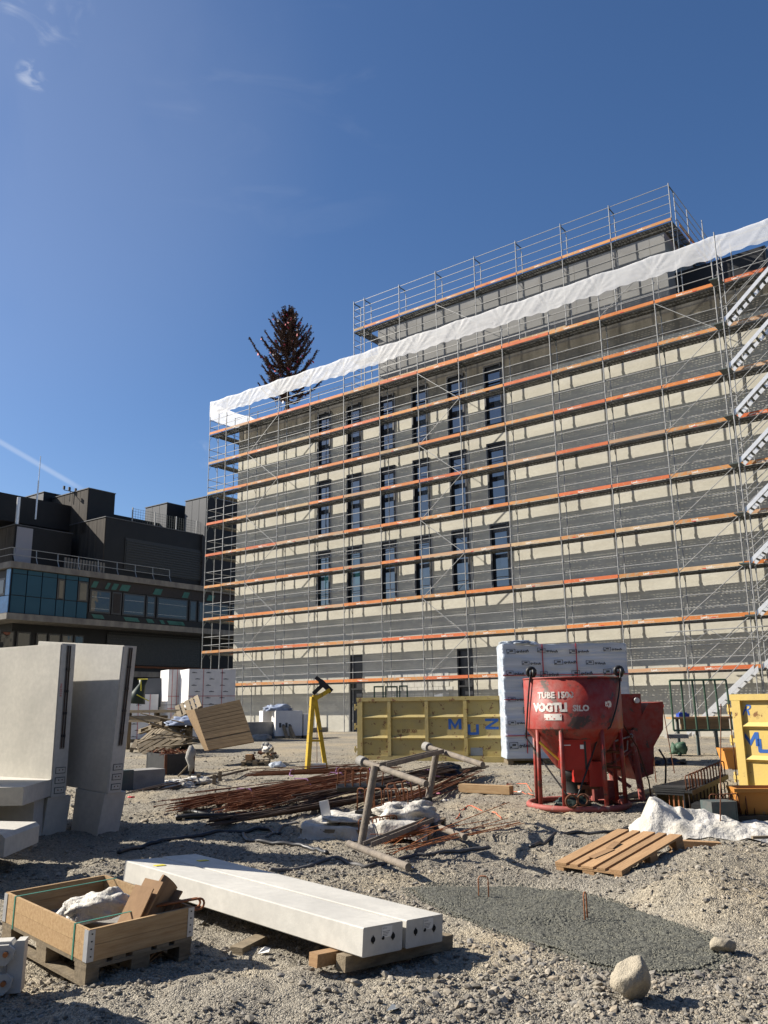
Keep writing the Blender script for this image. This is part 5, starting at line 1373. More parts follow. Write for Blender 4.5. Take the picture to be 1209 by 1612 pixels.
# site bench in front of the blocks
A, B = D(196, 1118, 31), D(300, 1120, 30)
mb = MB(); M = pose((A.x, A.y, 0), math.atan2(B.y-A.y, B.x-A.x)); 
t = thing('timber_bench', 'long low dark timber staging in front of the white block packs', 'staging', M=M)
zt_ = A.z; part('beam', MB().box(-.4, 3.4, 0, .5, zt_-.10, zt_), 'wood_old', t); part('beam', MB().box(-.4, 1.5, .05, .5, zt_-.42, zt_-.2), 'wood_old', t)
for x in (0, 1.2, 2.6): part('leg', MB().box(x, x+.1, .1, .3, 0, zt_-.101), 'wood_old', t)
def kerb(pa, pb, h, dp, label, m_='concrete_old'):
    A, B = G(*pa), G(*pb); M = pose((A.x, A.y, GZ(A.x, A.y)-.03), math.atan2(B.y-A.y, B.x-A.x)); L = math.hypot(B.x-A.x, B.y-A.y)
    return single('concrete_beam', MB().prism([(0, 0), (L, 0), (L, h-.02), (L-.02, h), (.02, h), (0, h-.02)], 0, dp), m_, label, 'concrete element', M=M)
kerb((190, 1166), (262, 1168), .62, .5, 'grey concrete beam lying behind the pallet heap at the left', 'concrete_old')
kerb((392, 1164), (430, 1162), .75, .5, 'grey concrete block right of the big boarded panel', 'concrete_old')
kerb((430, 1157), (516, 1153), .30, .6, 'low concrete kerb under the white boxes near the yellow frame', 'concrete_old')
# white boxes
A = G(414, 1156)
for i_, (p0, p1, pt, Yd, lb) in enumerate(((414, 434, 1119, 39, 'white box with a grey sheet on it, left of a pair'), (434, 477, 1119, 38, 'larger white box with printed windows, right of a pair'), (478, 488, 1124, 38.5, 'narrow white box end right of the printed one'))):
    A, B = D(p0, pt, Yd), D(p1, pt, Yd-.1); t = thing('white_box', lb, 'box', M=pose((A.x, A.y, .2), .35)); w_ = B.x-A.x
    part('carton', MB().box(0, w_, 0, .8, .12, A.z-.2), 'white_block', t); part('base', MB().box(.02, w_-.02, .04, .76, 0, .119), 'wood_old', t)
    if i_ == 1:
        for q_ in range(4): part('print', MB().box(.16+q_*.14, .26+q_*.14, -.004, -.001, .48, .62 if q_ % 2 else .68), 'film_dark_print', t)
A = D(436, 1119, 38.4); single('folded_sheet', sack(.60, .45, .24, 11, .15, 36, .3), 'blue_tarp', 'crumpled grey blue sheet lying on the white boxes', 'sheet', M=pose((A.x, A.y+.3, A.z)), smooth=True)
A = G(435, 1162); single('dark_sack', sack(.25, .2, .2, 12, .15, 30, .3), 'grey_cladding', 'small dark sack in front of the white boxes', 'sack', M=pose(A), smooth=True)
A = G(458, 1163); 
for i_, (x, rz, rx, lb) in enumerate(((0, 20, -18, 'leaning wooden board, left, in front of the white boxes'), (.17, -12, -22, 'leaning wooden board, middle, in front of the white boxes'), (.34, 30, -28, 'leaning wooden board, right, in front of the white boxes'))):
    single('board', MB().box(-.07, .07, 0, .03, 0, .62), 'wood_old', lb, 'board', M=pose((A.x+x-.15, A.y, A.z), R(rz)) @ Matrix.Rotation(R(rx), 4, 'X') @ Matrix.Rotation(R(-14), 4, 'Y'))
A = G(410, 1166); single('gravel_sack', sack(.45, .3, .22, 14, .15, 30, .2), 'concrete_old', 'grey lump of spoil beside the concrete block', 'mound', M=pose(A), smooth=True)
# black barrel
A = G(529, 1152); t = thing('barrel', 'black ribbed bin standing left of the long yellow container', 'bin', M=pose(A))
part('body', MB().lathe([(0, 0), (.33, 0), (.37, .45), (.40, .50), (.40, .56), (.36, .56), (.33, .1), (0, .08)], 20), 'black_sheet', t, True); part('rib', MB().torus((0, 0, .3), .36, .015, 20, 5).torus((0, 0, .15), .35, .015, 20, 5), 'black_sheet', t)
# green frames behind the long container
for i_, (p0, p1, pt) in enumerate(((588, 604, 1080), (606, 626, 1080), (628, 642, 1079))):
    A, B = D(p0, pt, 30), D(p1, pt, 30); t = thing('steel_trestle', ['green steel frame, left of three behind the long container', 'green steel frame, middle of three behind the long container', 'green steel frame, right of three behind the long container'][i_], 'frame', M=pose((A.x, 30, .15)))
    w_ = B.x-A.x; h = A.z-.15
    part('post', MB().box(0, .05, 0, .05, 0, h), 'green_steel', t); part('post', MB().box(w_-.05, w_, 0, .05, 0, h), 'green_steel', t); part('rail', MB().box(.051, w_-.051, 0, .05, h-.05, h), 'green_steel', t)
# timber heap of old pallets
A = G(262, 1196)
pr = [(-1.9, 1.4, .05, 12, 6, 8), (-1.6, 1.7, .22, -20, 14, -8), (-1.2, 1.5, .40, 15, -10, 16), (-.8, 1.8, .55, -8, 18, 4), (-.55, 1.4, .30, 35, -22, -14), (-1.5, 1.0, .12, -40, 20, 20), (-.3, 1.9, .75, 10, 12, -18), (-1.0, 2.1, .66, 50, -8, 8)]
lbs = ['bottom left broken pallet of the timber heap', 'pallet tilted up at the left of the timber heap', 'grey pallet lying across the middle of the timber heap', 'upper pallet near the top of the timber heap', 'pallet leaning against the boarded panel in the heap', 'splayed pallet at the front of the timber heap', 'topmost old pallet of the timber heap', 'pallet lying at the back of the timber heap']
base_p = None
for i_, (x, y, z, rz, rx, ry) in enumerate(pr):
    M = pose((A.x+x*.95-.1, A.y+y+1.2, z*1.35+.1), R(rz), R(rx*1.6), R(ry*1.5)) @ Matrix.Scale(1.1, 4)
    if base_p is None: base_p = pallet(M, lbs[0], 'old pallets in the timber heap', m_='wood_old')
    else: dup(base_p, M, lbs[i_])
r_ = random.Random(6)
for i_ in range(9):
    L = r_.uniform(.8, 1.8); p = Vector((A.x+r_.uniform(-1.3, .3), A.y+r_.uniform(.6, 2.2), .35+r_.uniform(0, 1.0)))
    o = single('loose_plank', MB().box(-L/2, L/2, -.05, .05, -.014, .014), 'wood_old', 'weathered loose plank lying across the pallet heap', 'plank', M=pose(p, r_.uniform(-1, 1), r_.uniform(-.3, .3), r_.uniform(-.55, .55)), group='loose planks in the timber heap')
single('folded_sheet', sack(.7, .4, .25, 17, .1, 40, .3), 'blue_tarp', 'bluish plastic sheet bunched on top of the timber heap', 'sheet', M=pose((A.x-.1, A.y+2.9, 1.0)), smooth=True)
# big boarded panel leaning at the right of the heap
q0, q1, q2, q3 = D(306, 1117, 25.2), D(377, 1101, 26.0), D(400, 1168, 24.8), D(328, 1181, 24.2)
t = thing('boarded_panel', 'large brown boarded timber panel leaning against the pallet heap', 'panel', M=Matrix.Translation(q3))
n = 12; nrm = (q1-q0).cross(q3-q0).normalized()
if nrm.y > 0: nrm = -nrm
for k in range(n):
    f0, f1 = k/n+.003, (k+1)/n-.003
    a_, b_, c_, d_ = q0.lerp(q3, f0)-q3, q1.lerp(q2, f0)-q3, q1.lerp(q2, f1)-q3, q0.lerp(q3, f1)-q3; o_ = nrm*(-.03); j_ = nrm*r_.uniform(0, .008)
    part('board', MB().add([a_+j_, b_+j_, c_+j_, d_+j_, a_+o_, b_+o_, c_+o_, d_+o_], [(0, 1, 2, 3), (7, 6, 5, 4), (0, 4, 5, 1), (1, 5, 6, 2), (2, 6, 7, 3), (3, 7, 4, 0)]), 'wood_board_panel', t)
e0, e1, e2, e3 = D(291, 1118, 25.9), D(306, 1117, 25.25), D(328, 1181, 24.25), D(322, 1182, 24.7)
part('side_board', MB().add([e0-q3, e1-q3, e2-q3, e3-q3, e0-q3+Vector((0, .05, 0)), e1-q3+Vector((0, .05, 0)), e2-q3+Vector((0, .05, 0)), e3-q3+Vector((0, .05, 0))], [(0, 1, 2, 3), (4, 5, 6, 7), (0, 1, 5, 4), (1, 2, 6, 5), (2, 3, 7, 6), (3, 0, 4, 7)]), 'wood_board_panel', t)
# steel tool box with scrap
A, B = G(260, 1221), G(312, 1219)
t = thing('scrap_box', 'dark steel and timber box filled with scrap below the heap', 'box', M=pose((A.x, A.y, A.z-.02), math.atan2(B.y-A.y, B.x-A.x)+.1)); w_ = B.x-A.x; h = (1218-1186)/F*A.y
part('front', MB().box(0, w_, 0, .05, 0, h), 'black_sheet', t); part('rust_post', MB().box(-.04, .03, -.02, .0-.001, 0, h), 'rust_brown', t); part('rust_post', MB().box(w_-.03, w_+.04, -.02, -.001, 0, h), 'rust_brown', t)
for k in range(6): part('side_board', MB().box(w_+.0, w_+.05, .06+k*.2, .25+k*.2, 0, h+.03), 'wood_old', t)
part('back', MB().box(0, w_, 1.22, 1.27, 0, h), 'black_sheet', t); part('left_side', MB().box(-.0, .04, .06, 1.2, 0, h), 'black_sheet', t); part('infill', MB().box(.045, w_-.01, .06, 1.2, .05, h-.1), 'rust_brown', t)
mb = MB()
for k in range(40):
    p = Vector((r_.uniform(.1, w_-.1), r_.uniform(.1, 1.1), h-.05+r_.uniform(0, .12))); d = Vector((r_.uniform(-.25, .25), r_.uniform(-.2, .2), r_.uniform(-.05, .08))); mb.tube(p-d, p+d, .012, 4)
tag(part('scrap', mb, 'rust_bar', t), kind='stuff')
# rag on stakes
A = G(299, 1222)
t = thing('rag_stake', 'grey rag hanging on short stakes in front of the scrap box', 'rag', M=pose(A))
part('stake', MB().tube((0, 0, 0), (0, 0, .55), .03, 6), 'wood_old', t); part('stake', MB().tube((-.28, 0, 0), (-.02, 0, .28), .02, 6), 'wood_old', t)
part('rag', MB().path([(0, -.02, .70), (.03, -.03, .55), (-.02, -.03, .42), (.04, -.02, .25), (.0, 0, .12)], [.04, .12, .10, .08, .05], 9), 'concrete_old', t, True)
# white sacks on the ground
for i_, (px, py, rx, ry, rz, sd, lb) in enumerate(((280, 1240, .42, .22, .10, 21, 'white plastic sack on the ground, nearest the concrete beam'), (312, 1233, .36, .2, .11, 22, 'white plastic sack lying on a board, right of another sack'), (293, 1231, .5, .2, .06, 23, 'flat white plastic sheet between the two sacks'))):
    single('white_sack', sack(rx, ry, rz, sd, .15, 36, .3), 'white_sack', lb, 'sack', M=pose(G(px, py), R(-8+9*i_)), smooth=True)
for i_, (px, py) in enumerate(((312, 1237), (337, 1238), (346, 1232))):
    single('post_stub', MB().box(-.04, .04, -.04, .04, 0, .24), 'wood_old', ['short post stub just right of the white sacks', 'short post stub, left of two by the dark pipe', 'short post stub, right of two by the dark pipe'][i_], 'post', M=pose(G(px, py), .2))
# small pallet of scrap
A = G(379, 1207)
dup(base_p, pose((A.x, A.y, A.z), R(5)) @ Matrix.Scale(.95, 4), 'old pallet loaded with scrap on the gravel left of the yellow frame')
t = thing('scrap_pile', 'pile of scrap and debris on the pallet left of the yellow frame', 'scrap', M=pose((A.x+.1, A.y+.1, A.z+.15)))
part('box', MB().box(0, .16, 0, .3, 0, .16), 'wood_pallet', t)
for k in range(16): part('debris', rock_mb := MB().box(-.09, .09, -.04, .04, -.03, .03), ['wood_old', 'rust_brown', 'concrete_old'][k % 3], t, M=pose((r_.uniform(.05, .8), r_.uniform(0, .6), .06+r_.uniform(0, .22)), r_.uniform(0, 3), r_.uniform(-.6, .6), r_.uniform(-.8, .8)))
part('sack', sack(.16, .14, .14, 31, .2, 24, .4), 'white_sack', t, True, loc=(.62, .2, .2)); part('sack', sack(.10, .08, .12, 32, .2, 20, .4), 'concrete_old', t, True, loc=(.50, .3, .32))
single('green_sack', sack(.22, .16, .12, 33, .15, 30, .3), 'plastic_film', 'pale crumpled plastic bag beside the scrap pallet', 'bag', M=pose(G(437, 1208)), smooth=True)
A = G(398, 1212)

# ------------------------------------------------------------------ rebar heap
def bundle(pa, pb, za, zb_, n, r0_, spread, label, m_='rust_bar', fan=1.0, seed=0, ties=True):
    A, B = P(*pa, za), P(*pb, zb_); r = random.Random(seed); t = thing('rebar_bundle', label, 'rebar bundle', M=Matrix.Translation(A))
    mb = MB(); d = B-A; L = d.length; dn = d.normalized(); side = dn.cross(Vector((0, 0, 1))).normalized()
    for k in range(n):
        a = r.uniform(-.04, .10)*L; b = L*(1+r.uniform(-.12, .06)); o0 = side*r.gauss(0, spread)*fan+Vector((0, 0, abs(r.gauss(0, spread*.6)))); o1 = side*r.gauss(0, spread)+Vector((0, 0, abs(r.gauss(0, spread*.6))))
        p0 = dn*a+o0; p1 = dn*b+o1; mid = p0.lerp(p1, r.uniform(.35, .65))+Vector((0, 0, r.uniform(-.03, .04)))+side*r.gauss(0, spread*.45)
        mb.path([p0, mid, p1], r0_, 4)
    tag(part('rods', mb, m_, t), kind='stuff')
    if ties:
        for f_ in (.3, .62, .85):
            c = dn*L*f_; 
            part('tie', MB().path([c-side*spread*1.7+Vector((0, 0, .0)), c-side*spread+Vector((0, 0, spread*1.15)), c+side*spread+Vector((0, 0, spread*1.15)), c+side*spread*1.9+Vector((0, 0, 0)), c+side*spread*2.2+dn*.1+Vector((0, 0, -.02))], .012, 4), 'purple_tie', t)
    return t
bundle((278, 1276), (560, 1222), .04, .10, 60, .009, .13, 'long rusty rebar bundle tied with purple bands, at the back of the heap', seed=1)
bundle((395, 1222), (620, 1213), .10, .25, 30, .011, .09, 'short rusty rebar bundle lying on top at the far left of the heap', seed=2)
bundle((355, 1280), (600, 1236), .05, .12, 80, .0075, .20, 'wide loose rebar bundle in the middle of the heap', seed=3, ties=False, m_='rust_bar')
bundle((330, 1300), (640, 1250), .03, .08, 26, .014, .07, 'dark steel bars lying along the front of the rebar heap', m_='dark_bar', seed=4, ties=False)
bundle((470, 1268), (700, 1215), .12, .28, 26, .012, .10, 'dark bundle of bars running to the top right of the heap', m_='dark_bar', seed=5)
bundle((560, 1300), (745, 1222), .04, .06, 24, .009, .16, 'thin rusty rods fanned out behind the tube rack', seed=6, ties=False)
bundle((170, 1262), (395, 1213), .03, .05, 8, .012, .08, 'few thin dark rods lying on the gravel behind the leaning wall slab', m_='dark_bar', seed=7, ties=False)
bundle((620, 1352), (800, 1300), -.04, -.04, 7, .006, .16, 'thin rusty rods lying loose in front of the tube rack', m_='rust_bright', seed=8, ties=False)
bundle((600, 1330), (672, 1308), -.04, .05, 22, .006, .10, 'tangle of rusty rods at the foot of the tube rack', m_='rust_bright', seed=9, ties=False)
bundle((640, 1240), (760, 1212), .10, .12, 20, .012, .12, 'dark rods heaped right of the tube rack', m_='dark_bar', seed=10, ties=False)
def pipe(pts, r, m_, label, cat='pipe', name='pipe', z=None, n=8):
    q_ = [G(p[0], p[1], r*.8+(p[2] if len(p) > 2 else 0)) for p in pts]
    if len(q_) > 2:      # smooth the path
        s_ = []
        for i_ in range(len(q_)-1):
            p0, p1, p2, p3 = q_[max(0, i_-1)], q_[i_], q_[i_+1], q_[min(len(q_)-1, i_+2)]
            for k in range(8):
                u = k/8; v = .5*((2*p1)+(-p0+p2)*u+(2*p0-5*p1+4*p2-p3)*u*u+(-p0+3*p1-3*p2+p3)*u**3); v.z = GZ(v.x, v.y)+r*.8; s_.append(v)
        s_.append(q_[-1]); q_ = s_
    o0 = q_[0].copy()
    return single(name, MB().path([p-o0 for p in q_], r, n), m_, label, cat, M=Matrix.Translation(o0), smooth=True)
pipe([(282, 1277), (330, 1286)], .035, 'black_rubber', 'short black pipe lying at the left end of the rebar heap')
pipe([(276, 1292), (335, 1288), (440, 1272)], .04, 'black_rubber', 'black pipe along the front of the rebar heap')
pipe([(186, 1345), (230, 1333), (300, 1320), (360, 1312), (420, 1311), (440, 1315)], .026, 'hose_black', 'long dark hose snaking behind the concrete beams', 'hose', 'hose')
pipe([(383, 1315), (392, 1326), (430, 1331), (480, 1336), (515, 1346)], .026, 'hose_black', 'dark hose curling across the shaded gravel', 'hose', 'hose')
pipe([(425, 1372), (470, 1362), (530, 1357), (580, 1366), (640, 1352), (690, 1343), (770, 1336)], .022, 'hose_grey', 'grey hose lying across the cobbles behind the beams', 'hose', 'hose')
pipe([(420, 1318), (445, 1308), (470, 1310)], .02, 'hose_grey', 'short grey hose loop left of the sheeted pallet', 'hose', 'hose')
pipe([(835, 1335), (900, 1322), (960, 1312), (1008, 1300)], .022, 'hose_black', 'black hose behind the tilted pallet running to the white sheet', 'hose', 'hose')
pipe([(560, 1248), (640, 1240)], .045, 'scaffold_tube_old', 'grey tube lying on the rebar heap')
pipe([(970, 1265), (1035, 1248)], .06, 'hose_grey', 'thick dark pipe leading from the red skip to the black formwork')
for i_, pts in enumerate(([(760, 1248), (800, 1246), (840, 1252)], [(770, 1252), (815, 1242), (850, 1248)], [(718, 1290), (735, 1272), (760, 1275), (790, 1290)])):
    pipe(pts, .009, 'orange_rope', ['orange rope left of the red round skip', 'second strand of orange rope left of the red round skip', 'orange rope loop on the gravel right of the tube rack'][i_], 'rope', 'rope', n=5)
a, b = G(722, 1247), G(802, 1252)
single('timber', MB().box(0, (b-a).length, 0, .18, 0, .14), 'wood_fresh', 'squared timber beam lying right of the rebar heap', 'timber', M=pose(a, math.atan2(b.y-a.y, b.x-a.x)))
# black sheeting heap
single('sheet_heap', sack(.35, .3, .22, 41, .1, 36, .35), 'black_plastic_bag', 'black plastic bunched on the rebar heap behind the tube rack', 'plastic', M=pose(P(702, 1222, .15)), smooth=True)
single('sheet_heap', sack(.5, .3, .14, 42, .1, 36, .35), 'black_plastic_bag', 'black plastic heap on the ground behind the rust-coloured loops', 'plastic', M=pose(G(1052, 1204)), smooth=True)
for i_, (px, py, m_, s_) in enumerate(((702, 1262, 'white_sack', .08), (690, 1250, 'pink_tie', .05), (820, 1247, 'paper_white', .05), (480, 1230, 'purple_tie', .07), (500, 1232, 'paper_white', .05), (206, 1256, 'strap_red', .06), (182, 1272, 'cardboard', .08), (640, 1366, 'blue_tarp', .07))):
    lb = ['white crumpled scrap right of the rebar heap', 'pink strap scrap right of the rebar heap', 'white scrap by the orange rope', 'purple tie scrap on the rebar', 'white tie scrap on the rebar', 'small red scrap on the gravel by the concrete beam', 'torn cardboard piece on the gravel by the wall slab', 'bluish scrap under the tube rack'][i_]
    single('litter', sack(s_, s_*.7, s_*.4, 50+i_, .2, 16, .4), m_, lb, 'scrap', M=pose(G(px, py)), smooth=True)

# ------------------------------------------------------------------ tube rack (two tube side frames joined by channels)
B1, B2 = P(568, 1335, 0), P(668, 1297, 0)
t = thing('tube_rack', 'lopsided storage rack of weathered steel tubes in the middle of the yard', 'rack', M=Matrix.Translation(B1))
def rk(px, py, Yd): return D(px, py, Yd)-B1
y1_, y2_ = B1.y, B2.y
A0, A1 = rk(568.5, 1330, y1_), rk(590.5, 1206, y1_+.1); C0, C1 = rk(668, 1294, y2_), rk(687, 1184, y2_+.1)
part('upright', MB().tube(A0, A1, .045, 16), 'scaffold_tube_old', t); part('upright', MB().tube(C0, C1, .047, 16), 'scaffold_tube_old', t)
x1_, x2_ = P(549, 1328, .06), P(643, 1365, .03); 
part('foot_tube', MB().tube(x1_-B1, x2_-B1, .038, 16), 'scaffold_tube_old', t)
dv = x2_-x1_; k1 = rk(574, 1200, y1_+.45); part('head_tube', MB().tube(k1, rk(671, 1234, y1_-.75), .036, 16), 'scaffold_tube_old', t); part('tube_end', MB().tube(k1, k1+(k1-rk(671, 1234, y1_-.75)).normalized()*.13, .062, 16), 'concrete_old', t)
x3_, x4_ = P(653, 1288, .06), P(732, 1318, .03); part('foot_tube', MB().tube(x3_-B1, x4_-B1, .038, 16), 'scaffold_tube_old', t)
k2 = rk(676, 1177, y2_+.5); k3 = rk(760, 1204, y2_-.8); part('head_tube', MB().tube(k2, k3, .038, 16), 'scaffold_tube_old', t); part('tube_end', MB().tube(k2, k2+(k2-k3).normalized()*.13, .066, 16), 'concrete_old', t)
def channel(a, b, w_, name='channel'):
    d = b-a; q_ = d.to_track_quat('Z', 'Y').to_matrix().to_4x4()
    part(name, MB().box(-w_/2, w_/2, -.006, .006, 0, d.length).box(-w_/2, -w_/2+.012, .007, .05, 0, d.length).box(w_/2-.012, w_/2, .007, .05, 0, d.length), 'scaffold_tube_old', t, M=Matrix.Translation(a) @ q_)
channel(rk(603, 1208, y1_+.05), rk(694, 1185, y2_+.05), .10); channel(P(578, 1333, .08)-B1, P(677, 1293, .10)-B1, .11)

# ------------------------------------------------------------------ sheeted pallet with steel loops
SP = G(470, 1322)
sm_ = pose((SP.x+.02, SP.y, SP.z-.01), R(-14))
dup(base_p, sm_, 'old pallet under the white sheet left of the tube rack')
dup(base_p, sm_ @ Matrix.Translation((.86, .18, 0)), 'second old pallet under the white sheet, nearer the tube rack')
def sheet(w_, d_, z, seed, over, nx_=54, ny_=40, lump=.10):
    vs = []; mb = MB()
    for j_ in range(ny_):
        for i_ in range(nx_):
            u, v = i_/(nx_-1), j_/(ny_-1); x = -over+(w_+2*over)*u; y = -over+(d_+2*over)*v
            ox = max(-x, x-w_, 0); oy = max(-y, y-d_, 0); o_ = max(ox, oy)
            n1 = float(vnoise(x*1.0+seed, y, 2.2, seed)); n2 = float(vnoise(x+seed, y, 6, seed+1)); fold = math.sin((x+y*.6)*16+n1*8)
            h_ = z+lump*(n1+.35)*1.2*(1 if o_ <= 0 else .5)+.035*n2-o_*1.25*(.72+.9*(float(vnoise(x*1.4, y*1.4, 1.7, seed+3))+.3))+.010*fold
            k = .35*o_+.02*fold*(o_ > 0)
            xx = x; yy = y
            if ox > 0: xx = (-1 if x < 0 else w_+1)*0+ (0 if x < 0 else w_)+(-1 if x < 0 else 1)*(.25*ox+.02*fold)
            if oy > 0: yy = (0 if y < 0 else d_)+(-1 if y < 0 else 1)*(.25*oy+.02*fold)
            vs.append((xx, yy, max(h_, .01+.02*(n2+.5))))
    mb.add(vs, [(j_*nx_+i_, j_*nx_+i_+1, (j_+1)*nx_+i_+1, (j_+1)*nx_+i_) for j_ in range(ny_-1) for i_ in range(nx_-1)]); return mb
single('plastic_sheet', sheet(1.60, 1.1, .17, 3, .16), 'white_sack', 'white plastic sheet draped over pallets left of the tube rack', 'sheet', M=sm_, smooth=True)
single('white_sack', sack(.42, .30, .16, 61, .2, 44, .22), 'white_sack', 'full white sack on the sheeted pallet beside the right rack upright', 'sack', M=sm_ @ Matrix.Translation((1.25, .75, .22)) @ Matrix.Rotation(R(25), 4, 'Z'), smooth=True)
single('white_sack', sack(.30, .22, .06, 62, .2, 40, .22), 'white_sack', 'flat white printed sack at the front left of the sheeted pallet', 'sack', M=sm_ @ Matrix.Translation((.48, .3, .22)), smooth=True)
single('paper_bag', MB().box(-.06, .06, -.02, .02, 0, .24), 'paper_white', 'small white paper bag standing on the left end of the sheeted pallet', 'bag', M=sm_ @ Matrix.Translation((.25, .35, .22)) @ Matrix.Rotation(R(-12), 4, 'Y'))
def loop_strip(M, n, sp_, wd, hgt, label, chan=True, m_='rust_bar', r=.009, lean=0., cd_=.10):
    t = thing('starter_bar_strip', label, 'starter bar strip', M=M)
    L = n*sp_
    if chan: part('channel_box', MB().box(-.05, L, -cd_/2, cd_/2, 0, .035).box(-.05, L, -cd_/2-.004, -cd_/2-.0005, -.03, .037), 'black_sheet', t)
    rr_ = .03
    me = MB().path([(0, -wd/2, .0), (0, -wd/2, hgt-rr_), (0, -wd/2+.009, hgt-.009), (0, -wd/2+rr_, hgt), (0, wd/2-rr_, hgt), (0, wd/2-.009, hgt-.009), (0, wd/2, hgt-rr_), (0, wd/2, 0)], r, 6).mesh('loop', m_, True)
    for k in range(n): link('loop', me, t, M=Matrix.Translation((.02+k*sp_, 0, .02)) @ Matrix.Rotation(rnd.gauss(0, .03)+lean, 4, 'Y') @ Matrix.Rotation(R(70), 4, 'Z'))
    return t
loop_strip(sm_ @ Matrix.Translation((.62, .62, .27)), 6, .12, .12, .30, 'steel starter strip with upright rusty loops on the sheeted pallet, left')
loop_strip(sm_ @ Matrix.Translation((1.0, .95, .33)) @ Matrix.Rotation(R(22), 4, 'Z') @ Matrix.Rotation(R(-8), 4, 'Y'), 5, .11, .12, .28, 'steel starter strip with loops behind the left rack upright')
loop_strip(pose(G(572, 1326, .02), R(38)), 7, .11, .14, .24, 'starter strip with rusty loops standing on the gravel between the rack uprights')
loop_strip(pose(P(535, 1240, .42), R(10), R(30)), 6, .11, .12, .30, 'starter strip tilted on the rebar heap above the sheeted pallet')
a = G(605, 1310); 
single('strap_loop', MB().path([(-.5, 0, .03), (-.2, 0, .05), (.1, 0, .12), (.2, .02, .28), (.12, .02, .36), (.06, .0, .30)], .014, 5), 'purple_tie', 'purple strap looped beside the right rack upright', 'strap', M=pose((a.x+.35, a.y, a.z), R(20)), smooth=True)

# ------------------------------------------------------------------ black formwork boxes with loops, right
FB = G(1036, 1287)
fbM = pose((FB.x+.02, FB.y+.1, FB.z), R(-39))
t = thing('formwork_box', 'stack of black steel formwork channels with an open end, right of the red skip', 'formwork', M=fbM)
w_ = .42; h = .34; L = 1.45
part('box_shell', MB().box(0, w_, 0, L, h-.03, h).box(0, .02, 0, L, 0, h-.031).box(w_-.02, w_, 0, L, 0, h-.031).box(.021, w_-.021, .0, L, 0, .02), 'black_sheet', t)
for k in range(3): part('cover_sheet', MB().box(-.01-.012*k, w_+.01+.008*k, -.01, L+.02*k, h+.004+.028*k, h+.026+.028*k), 'black_sheet', t)
for k in range(3): part('inner_loop', MB().path([(.18+.07*k, .05, .08), (.18+.07*k, .05, .30), (.24+.07*k, .05, .32), (.24+.07*k, .05, .08)], .008, 5), 'rust_bright', t)
part('inner_loop', MB().path([(.12, .04, .12), (.14, .04, .09), (.42, .04, .09), (.44, .04, .13)], .008, 5), 'rust_bright', t)
loop_strip(fbM @ Matrix.Translation((w_+.10, -.05, h+.02)) @ Matrix.Rotation(R(90), 4, 'Z') @ Matrix.Rotation(R(-4), 4, 'Y'), 12, .13, .13, .22, 'starter strip with a row of rusty loops lying on the black formwork stack, front')
loop_strip(fbM @ Matrix.Translation((w_-.55, .8, .0)) @ Matrix.Rotation(R(88), 4, 'Z'), 8, .16, .16, .28, 'starter strip with rusty loops behind the black formwork stack')
loop_strip(fbM @ Matrix.Translation((w_+.12, -.0, .12)) @ Matrix.Rotation(R(90), 4, 'Z'), 10, .15, .16, .27, 'starter strip with dark loops under the upper strip', m_='dark_bar')
loop_strip(pose(G(1125, 1296, .06), R(12)) , 8, .11, .12, .30, 'starter strip with rusty loops in front of the orange tub', cd_=.3)
loop_strip(pose(G(1012, 1288, .0), R(30)) @ Matrix.Rotation(R(75), 4, 'X'), 3, .10, .10, .22, 'short piece of starter strip lying left of the black formwork stack', chan=False)
single('formwork_box', MB().box(0, .5, 0, .9, 0, .2), 'black_sheet', 'low black steel box between the formwork stack and orange tub', 'formwork', M=pose(G(1090, 1290), R(-30)))
single('formwork_box', MB().box(0, .34, 0, .3, 0, .28).box(.345, .36, .0, .3, .0, .28), 'dull_steel', 'grey steel box end in front of the orange tub', 'formwork', M=pose(G(1123, 1298), R(8)))
# tall thin rods
for pb, ptp, lb in (((1134, 1312), (1135, 1108), 'tall thin upright rod, left of two before the right container'), ((1166, 1285), (1147, 1108), 'tall thin leaning rod at the corner of the right container')):
    b = G(*pb); tp = D(ptp[0], ptp[1], b.y); single('steel_rod', MB().tube((0, 0, 0), tp-b, .008, 5), 'rust_brown', lb, 'rod', M=Matrix.Translation(b))
# orange tubs
def tub(px, py, w_, d_, h, rz, label):
    a = G(px, py); t = thing('mortar_tub', label, 'tub', M=pose((a.x, a.y, a.z-.02), R(rz)))
    i_ = .10; vs = [(i_, i_, 0), (w_-i_, i_, 0), (w_-i_, d_-i_, 0), (i_, d_-i_, 0), (0, 0, h), (w_, 0, h), (w_, d_, h), (0, d_, h), (.03, .03, h), (w_-.03, .03, h), (w_-.03, d_-.03, h), (.03, d_-.03, h), (i_+.03, i_+.03, .04), (w_-i_-.03, i_+.03, .04), (w_-i_-.03, d_-i_-.03, .04), (i_+.03, d_-i_-.03, .04)]
    part('tub_body', MB().add(vs, [(0, 3, 2, 1), (0, 1, 5, 4), (1, 2, 6, 5), (2, 3, 7, 6), (3, 0, 4, 7), (4, 5, 9, 8), (5, 6, 10, 9), (6, 7, 11, 10), (7, 4, 8, 11), (8, 9, 13, 12), (9, 10, 14, 13), (10, 11, 15, 14), (11, 8, 12, 15), (12, 13, 14, 15)]), 'orange_tub', t)
    part('rim', MB().box(-.03, w_+.03, -.03, -.001, h-.05, h+.0), 'orange_tub', t)
tub(1163, 1291, .8, .5, .44, -6, 'big orange mortar tub at the right edge behind the loops')
tub(1142, 1212, .9, .6, .50, -5, 'orange tub in the distance left of the right container')
